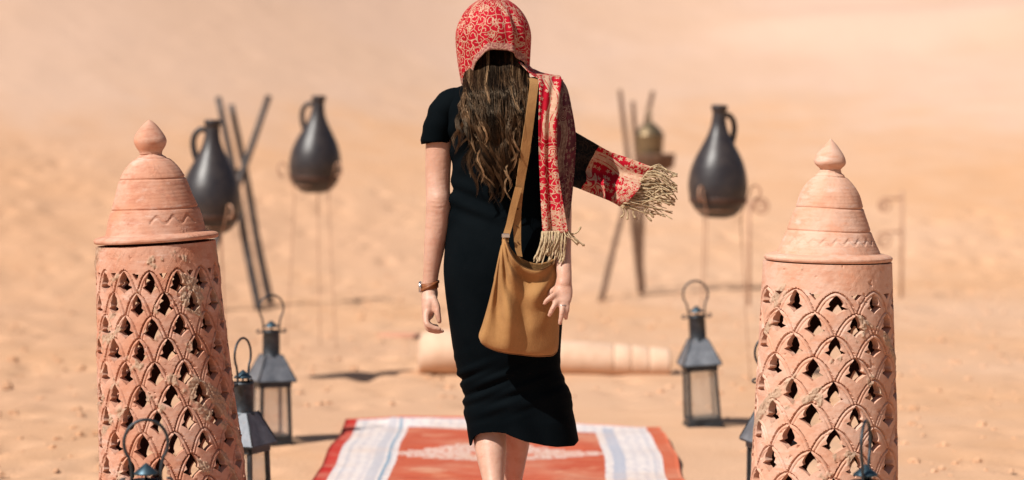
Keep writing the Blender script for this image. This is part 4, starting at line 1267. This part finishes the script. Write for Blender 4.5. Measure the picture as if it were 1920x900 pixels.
for (x0, y0, ex, ey) in ((1168, 388, 1164, 408), (1170, 386, 1176, 412), (1175, 384, 1192, 410), (1190, 372, 1222, 415), (1195, 366, 1226, 408)):
    tassel(mb, [A(x0, y0, .0), A((x0 + ex) / 2 + 3, (y0 * 2 + ey) / 3, .0), A((x0 + ex) / 2 + 4, (y0 + ey * 2) / 3, .0), A(ex, ey, .0)], .0024)
f2_ = mb.build('fringe', FRINGE, scarf); tag(f2_, kind='stuff')

# ---- hair
mb = MB(); cols = []
# dense under-layer
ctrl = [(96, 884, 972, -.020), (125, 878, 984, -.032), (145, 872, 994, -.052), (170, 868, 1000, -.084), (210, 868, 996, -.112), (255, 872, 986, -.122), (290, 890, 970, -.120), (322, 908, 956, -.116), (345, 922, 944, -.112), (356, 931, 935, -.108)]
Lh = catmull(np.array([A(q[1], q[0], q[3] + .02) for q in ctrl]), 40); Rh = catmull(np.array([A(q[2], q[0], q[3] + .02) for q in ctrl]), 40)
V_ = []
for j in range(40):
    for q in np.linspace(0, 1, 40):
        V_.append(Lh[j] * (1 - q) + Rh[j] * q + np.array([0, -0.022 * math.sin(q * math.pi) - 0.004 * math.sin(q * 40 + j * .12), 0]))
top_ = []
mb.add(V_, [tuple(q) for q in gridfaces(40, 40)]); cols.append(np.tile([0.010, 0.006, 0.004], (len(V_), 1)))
# cap of hair over the back of the head, up into the hood's shade
V_ = []
for j in range(16):
    for q in np.linspace(-1, 1, 30):
        al = q * 1.35; py = 40 + 85 * j / 15
        V_.append(A(927 + 57 * math.sin(al), py, .072 - .100 * math.cos(al) * (1 if py > 60 else 0.9)))
mb.add(V_, [tuple(q) for q in gridfaces(30, 16)]); cols.append(np.tile([0.010, 0.006, 0.004], (len(V_), 1)))
under = mb
strV, strF, strC, base_n = [], [], [], 0
NL = 150
def hairpoint(x, py, lift):
    base = np.interp(py, [85, 118, 140, 170, 210, 255, 300, 340, 390], [-.026, -.038, -.056, -.088, -.114, -.126, -.128, -.126, -.128])
    cx = np.interp(py, [85, 150, 250, 390], [930, 934, 928, 934]); hw = np.interp(py, [85, 150, 250, 390], [64, 70, 66, 60])
    e = np.clip((x - cx) / hw, -1.15, 1.15)
    g_ = float(sstep(95, 190, py))
    return A(x, py, base - (0.008 + 0.012 * g_) * (1 - e * e) - lift * (0.25 + 0.75 * g_) + 0.03 * max(abs(e) - 0.8, 0) + 0.075 * (1 - float(sstep(120, 170, py))) * max(abs(e) - 0.35, 0))
for li in range(NL):
    q = random.random()
    x0 = 886 + 92 * q
    top = random.uniform(66, 96)
    end = random.choice([random.uniform(290, 385), random.uniform(230, 340), random.uniform(200, 300)])
    if q < .12 or q > .9: end = min(end, random.uniform(235, 330))
    xm = 876 + 116 * q + random.uniform(-8, 8)
    xe = 892 + 72 * q + random.uniform(-20, 20) + (end < 300) * (q - .5) * 26
    if random.random() < .06: xe -= 24
    amp = random.uniform(3.5, 8.5); wl = random.uniform(62, 115); ph0 = random.uniform(0, 6.28); lift0 = random.uniform(0, .022)
    hue = random.random()
    lockc = np.array([0.0075, 0.0038, 0.0022]) * random.uniform(.6, 1.5) if hue < .50 else (np.array([0.055, 0.028, 0.0135]) * random.uniform(.7, 1.3) if hue < .82 else np.array([0.30, 0.18, 0.095]) * random.uniform(.6, 1.2))
    ns = 24 if hue < .82 else 9
    nseg = 26
    tt = np.linspace(0, 1, nseg)
    for si in range(ns):
        sx, sd = random.gauss(0, 1), random.gauss(0, 1)
        spread = np.interp(tt, [0, .3, .75, 1], [5.5, 6.0, 4.2, 1.2])
        e2 = end + random.uniform(-18, 6); frz = random.uniform(0, 6.28); fa = random.uniform(0, 1.8)
        pys = top + (e2 - top) * tt
        xx = (1 - tt) ** 2 * x0 + 2 * tt * (1 - tt) * xm + tt ** 2 * xe
        env = sstep(.12, .6, tt)
        wv = amp * env * np.sin((pys - 90) / wl * 6.28 + ph0) * (1 + .5 * tt)
        xx = xx + wv + sx * spread * (.6 if hue < .82 else .35) + fa * np.sin(pys * .16 + frz) * env
        lift = lift0 + (.006 * env * np.cos((pys - 90) / wl * 6.28 + ph0)) + sd * .0032 * spread / 6
        P = np.array([hairpoint(a_, b_, c_) for a_, b_, c_ in zip(xx, pys, lift)])
        r_ = random.uniform(.0004, .0009) * np.interp(tt, [0, .1, .8, 1], [.8, 1, .9, .25])
        v, f = tube(P, r_, 3, cap=False)
        strV.append(v); strF.append(np.array(f) + base_n); base_n += len(v)
        cc = lockc * random.uniform(.65, 1.45)
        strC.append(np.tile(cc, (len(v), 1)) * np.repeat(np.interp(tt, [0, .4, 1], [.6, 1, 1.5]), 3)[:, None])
# stray wisps
for k in range(140):
    q = random.random(); nseg = 26; tt = np.linspace(0, 1, nseg)
    t0_ = random.uniform(100, 200); t1_ = t0_ + random.uniform(70, 190); t1_ = min(t1_, 392)
    xs_ = 872 + 122 * q + (q - .5) * 22 * tt ** 2 * random.uniform(-.6, 1.6)
    pys = t0_ + (t1_ - t0_) * tt
    xs_ = xs_ * (1 - tt * .0) - (q - .5) * 46 * sstep(230, 380, pys) + random.uniform(3, 10) * np.sin(pys / random.uniform(14, 26) + random.random() * 6) * tt
    lf = random.uniform(.012, .034) * np.sin(np.pi * np.clip(tt + .1, 0, 1))
    P = np.array([hairpoint(a_, b_, c_) for a_, b_, c_ in zip(xs_, pys, lf)])
    v, f = tube(P, random.uniform(.0003, .0006) * np.interp(tt, [0, .1, .8, 1], [.5, 1, .9, .2]), 3, cap=False)
    strV.append(v); strF.append(np.array(f) + base_n); base_n += len(v)
    strC.append(np.tile(np.array([0.09, 0.05, 0.026]) * random.uniform(.5, 2.2), (len(v), 1)))
hv = np.vstack(strV); hf = np.vstack(strF)
uv_ = under.verts(); uf = np.array(under.f) + len(hv)
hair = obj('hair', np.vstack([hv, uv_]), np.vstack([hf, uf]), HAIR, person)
hair['kind'] = 'stuff'; hair['label'] = 'long wavy brown hair with golden strands'
setcol(hair, np.clip(np.vstack([np.vstack(strC)] + cols), 0, 1))

# ---- wrist watch
wt = bpy.data.objects.new('wristwatch', None); COL.objects.link(wt); wt.parent = person
wp = A(806, 536, .01); wt.location = tuple(wp - wloc(person))
a = np.linspace(0, 2 * math.pi, 40, endpoint=False)
def bandring(r1, r2, w, tilt):
    v = []
    for (dr, dz) in ((0, -w), (0.0018, -w * .8), (0.0018, w * .8), (0, w), (-.001, 0)):
        for b in a:
            v.append((math.cos(b) * (r1 + dr), math.sin(b) * (r2 + dr), dz + tilt * math.cos(b)))
    n = len(a); f = []
    for i in range(5):
        for j in range(n): f.append((i * n + j, i * n + (j + 1) % n, ((i + 1) % 5) * n + (j + 1) % n, ((i + 1) % 5) * n + j))
    return np.array(v), f
v, f = bandring(15.2 * K, 16 * K, .0095, .004)
obj('strap', v, f, WATCH_LEATHER, wt, True, False)
v, f = bandring(16.8 * K, 17.6 * K, .0042, .012)
obj('strap', v, f, WATCH_LEATHER, wt, True, False)
v, f = lathe([(0.0005, 0), (.0145, 0), (.0155, .002), (.0155, .006), (.0135, .008), (.0005, .0082)], 32, False, False)
v = np.stack([-v[:, 2] - 15.5 * K, v[:, 1], v[:, 0] - .003], -1)
obj('case', v, f, SILVER, wt, True, False)
# ring on the right hand
rp_ = A(1054.5, 572, -.225)
b = np.linspace(0, 2 * math.pi, 24)
P = np.stack([rp_[0] + .0102 * np.cos(b), rp_[1] + .0102 * np.sin(b), rp_[2] + 0 * b], -1)
v, f = tube(P, .0014, 6, cap=False); obj('finger_ring', v, f, SILVER, person)

# ------------------------------------------------------------------ shoulder bag (hangs from her shoulder)
bp_ = A(975, 668, -.18)
bag = thing('shoulder_bag', bp_, 'tan suede slouchy shoulder bag hanging behind the hip of the woman', 'bag')
top_e = [(944, 444), (949, 452), (957, 474), (968, 490), (985, 502), (1006, 507), (1025, 501), (1038, 491), (1047, 483)]
bot_e = [(899, 634), (905, 645), (925, 656), (950, 662), (975, 665), (1000, 668), (1022, 668), (1037, 666), (1045, 658)]
lef_e = [(944, 444), (936, 478), (926, 525), (915, 570), (905, 605), (898, 626), (899, 634)]
rig_e = [(1047, 483), (1050, 520), (1049, 560), (1048, 600), (1047, 640), (1045, 658)]
nu, nv = 60, 70
Tt = catmull(np.array(top_e, float), nu); Bb = catmull(np.array(bot_e, float), nu)
Ll = catmull(np.array(lef_e, float), nv); Rr = catmull(np.array(rig_e, float), nv)
def bagpanel(front):
    V_ = []
    for j in range(nv):
        v = j / (nv - 1)
        for i in range(nu):
            u = i / (nu - 1)
            p = (1 - v) * Tt[i] + v * Bb[i] + (1 - u) * Ll[j] + u * Rr[j] - ((1 - u) * (1 - v) * Tt[0] + u * (1 - v) * Tt[-1] + (1 - u) * v * Bb[0] + u * v * Bb[-1])
            bul = (math.sin(math.pi * min(max(u, 0), 1)) ** 0.55) * (0.35 + 0.65 * math.sin(math.pi * min(v * 0.80 + .12, 1)) ** .7)
            dd0 = -.176 + .012 * v + .055 * max(u - .40, 0) / .6
            if front:
                fold = 0.013 * math.exp(-((u - 0.30 - 0.10 * v) / 0.07) ** 2) * math.exp(-((v - .40) / .40) ** 2) - 0.014 * math.exp(-((u - 0.46 - 0.12 * v) / 0.075) ** 2) * math.exp(-((v - .30) / .30) ** 2)
                fold += 0.009 * math.exp(-((u - 0.66) / 0.08) ** 2) * math.exp(-((v - .15) / .3) ** 2) + 0.004 * math.sin(u * 9 + v * 7) * v * (1 - v) * 3
                an = math.atan2(v + .02, u + .04); ra = math.hypot(v, u)
                fold += 0.0085 * math.sin(an * 15 + 1.5 * ra) * math.exp(-((ra - .42) / .30) ** 2)
                an = math.atan2(v + .02, 1.04 - u); ra = math.hypot(v, 1 - u)
                fold += 0.006 * math.sin(an * 13 + .5) * math.exp(-((ra - .38) / .22) ** 2)
                fold += 0.016 * float(fbm(np.array([u * 3.6 + 3]), np.array([v * 1.6 + 8]), 2)[0]) * math.sin(math.pi * u) * math.sin(math.pi * min(v + .05, 1))
                fold += 0.006 * math.exp(-((u - .12) / .06) ** 2) * math.exp(-((v - .8) / .2) ** 2)
                d = dd0 - .045 * bul - fold
            else:
                d = dd0 + .022 * bul
            edge = min(u, 1 - u, 1 - v)
            q = A(p[0], p[1] if front else p[1] - 14 * (1 - v) * math.sin(math.pi * u), d)
            V_.append(q)
    return V_
mb = MB()
fr = bagpanel(True); bk = bagpanel(False)
gf = gridfaces(nu, nv)
N_ = nu * nv
ed = [j * nu for j in range(nv)] + [(nv - 1) * nu + i for i in range(1, nu)] + [j * nu + nu - 1 for j in range(nv - 2, -1, -1)]
side = [(ed[i], ed[i + 1], ed[i + 1] + N_, ed[i] + N_) for i in range(len(ed) - 1)]
mb.add(fr + bk, [tuple(q) for q in gf] + [tuple(q[::-1] + N_) for q in gf] + side)
o = mb.build('bag_body', SUEDE, bag)
m = o.modifiers.new('leather', 'SOLIDIFY'); m.thickness = 0.0025; m.offset = 0
# seam around the bottom and mouth
mb = MB()
P = np.array([fr[(nv - 2) * nu + i] for i in range(nu)]) + np.array([0, -.0015, 0])
obj('seam', *tube(P[2:-2], .0014, 6), STITCH, bag)
P = np.array([fr[0 * nu + i] for i in range(nu)]); obj('seam', *tube(P, .0020, 6), STITCH, bag)
def ribbon(rows, th, n, mat, name, parent, wave=0.0):
    C = np.array([[*A(r_[0], r_[1], r_[2]), *A(r_[3], r_[4], r_[5])] for r_ in rows]); Sx = catmull(C, n)
    Lp, Rp = Sx[:, :3], Sx[:, 3:]
    nrm = np.cross(Rp - Lp, np.gradient((Lp + Rp) / 2, axis=0)); nrm /= np.linalg.norm(nrm, axis=1)[:, None]
    V_ = np.concatenate([np.stack([Lp - nrm * th, Rp - nrm * th, Rp + nrm * th, Lp + nrm * th], 1)]).reshape(-1, 3)
    F_ = [(i * 4 + j, i * 4 + (j + 1) % 4, (i + 1) * 4 + (j + 1) % 4, (i + 1) * 4 + j) for i in range(n - 1) for j in range(4)] + [(3, 2, 1, 0), tuple((n - 1) * 4 + k for k in range(4))]
    return obj(name, V_, F_, mat, parent, False)
s1 = ribbon([(978.2, 162.0, 0.086, 996.8, 158.0, 0.086), (981.1, 148.0, 0.026, 998.9, 146.0, 0.016), (992.9, 150.0, -0.079, 1009.1, 150.0, -0.069), (990.7, 180.0, -0.129, 1006.3, 184.0, -0.122), (983.9, 230.0, -0.154, 1000.1, 234.0, -0.144), (975.0, 290.0, -0.156, 992.0, 293.0, -0.146), (967.6, 345.0, -0.152, 982.4, 348.0, -0.144), (963.5, 390.0, -0.154, 977.5, 392.0, -0.146), (962.5, 430.0, -0.162, 976.5, 431.0, -0.156), (965.1, 462.0, -0.170, 976.9, 464.0, -0.164), (970.6, 480.0, -0.172, 979.4, 482.0, -0.169)], .0016, 70, SUEDE, 'strap', bag)
s2 = ribbon([(966, 350, -.160, 979, 352, -.158), (957, 385, -.164, 969, 389, -.162), (949, 420, -.170, 961, 423, -.170), (943, 440, -.176, 955, 444, -.178), (941, 452, -.180, 953, 456, -.184)], .0016, 30, SUEDE, 'strap', bag)
bx_, bf_ = box((0, 0, 0), (.022, .006, .012), .0015)
ob = obj('buckle', bx_ + A(948, 442, -.186), bf_, SILVER, bag, False)
mb = MB()
for (ex, ey, ed) in ((972, 362, -.151), (971, 392, -.153), (970, 424, -.160), (971, 454, -.168)):
    c_ = A(ex, ey, ed)
    v, f = lathe([(.0005, 0), (.0024, 0), (.0024, .0015), (.0005, .0017)], 10, False, False)
    v = np.stack([v[:, 0], -v[:, 2], v[:, 1]], -1) + c_
    obj('eyelet', v, f, STITCH, s1 if False else bag)
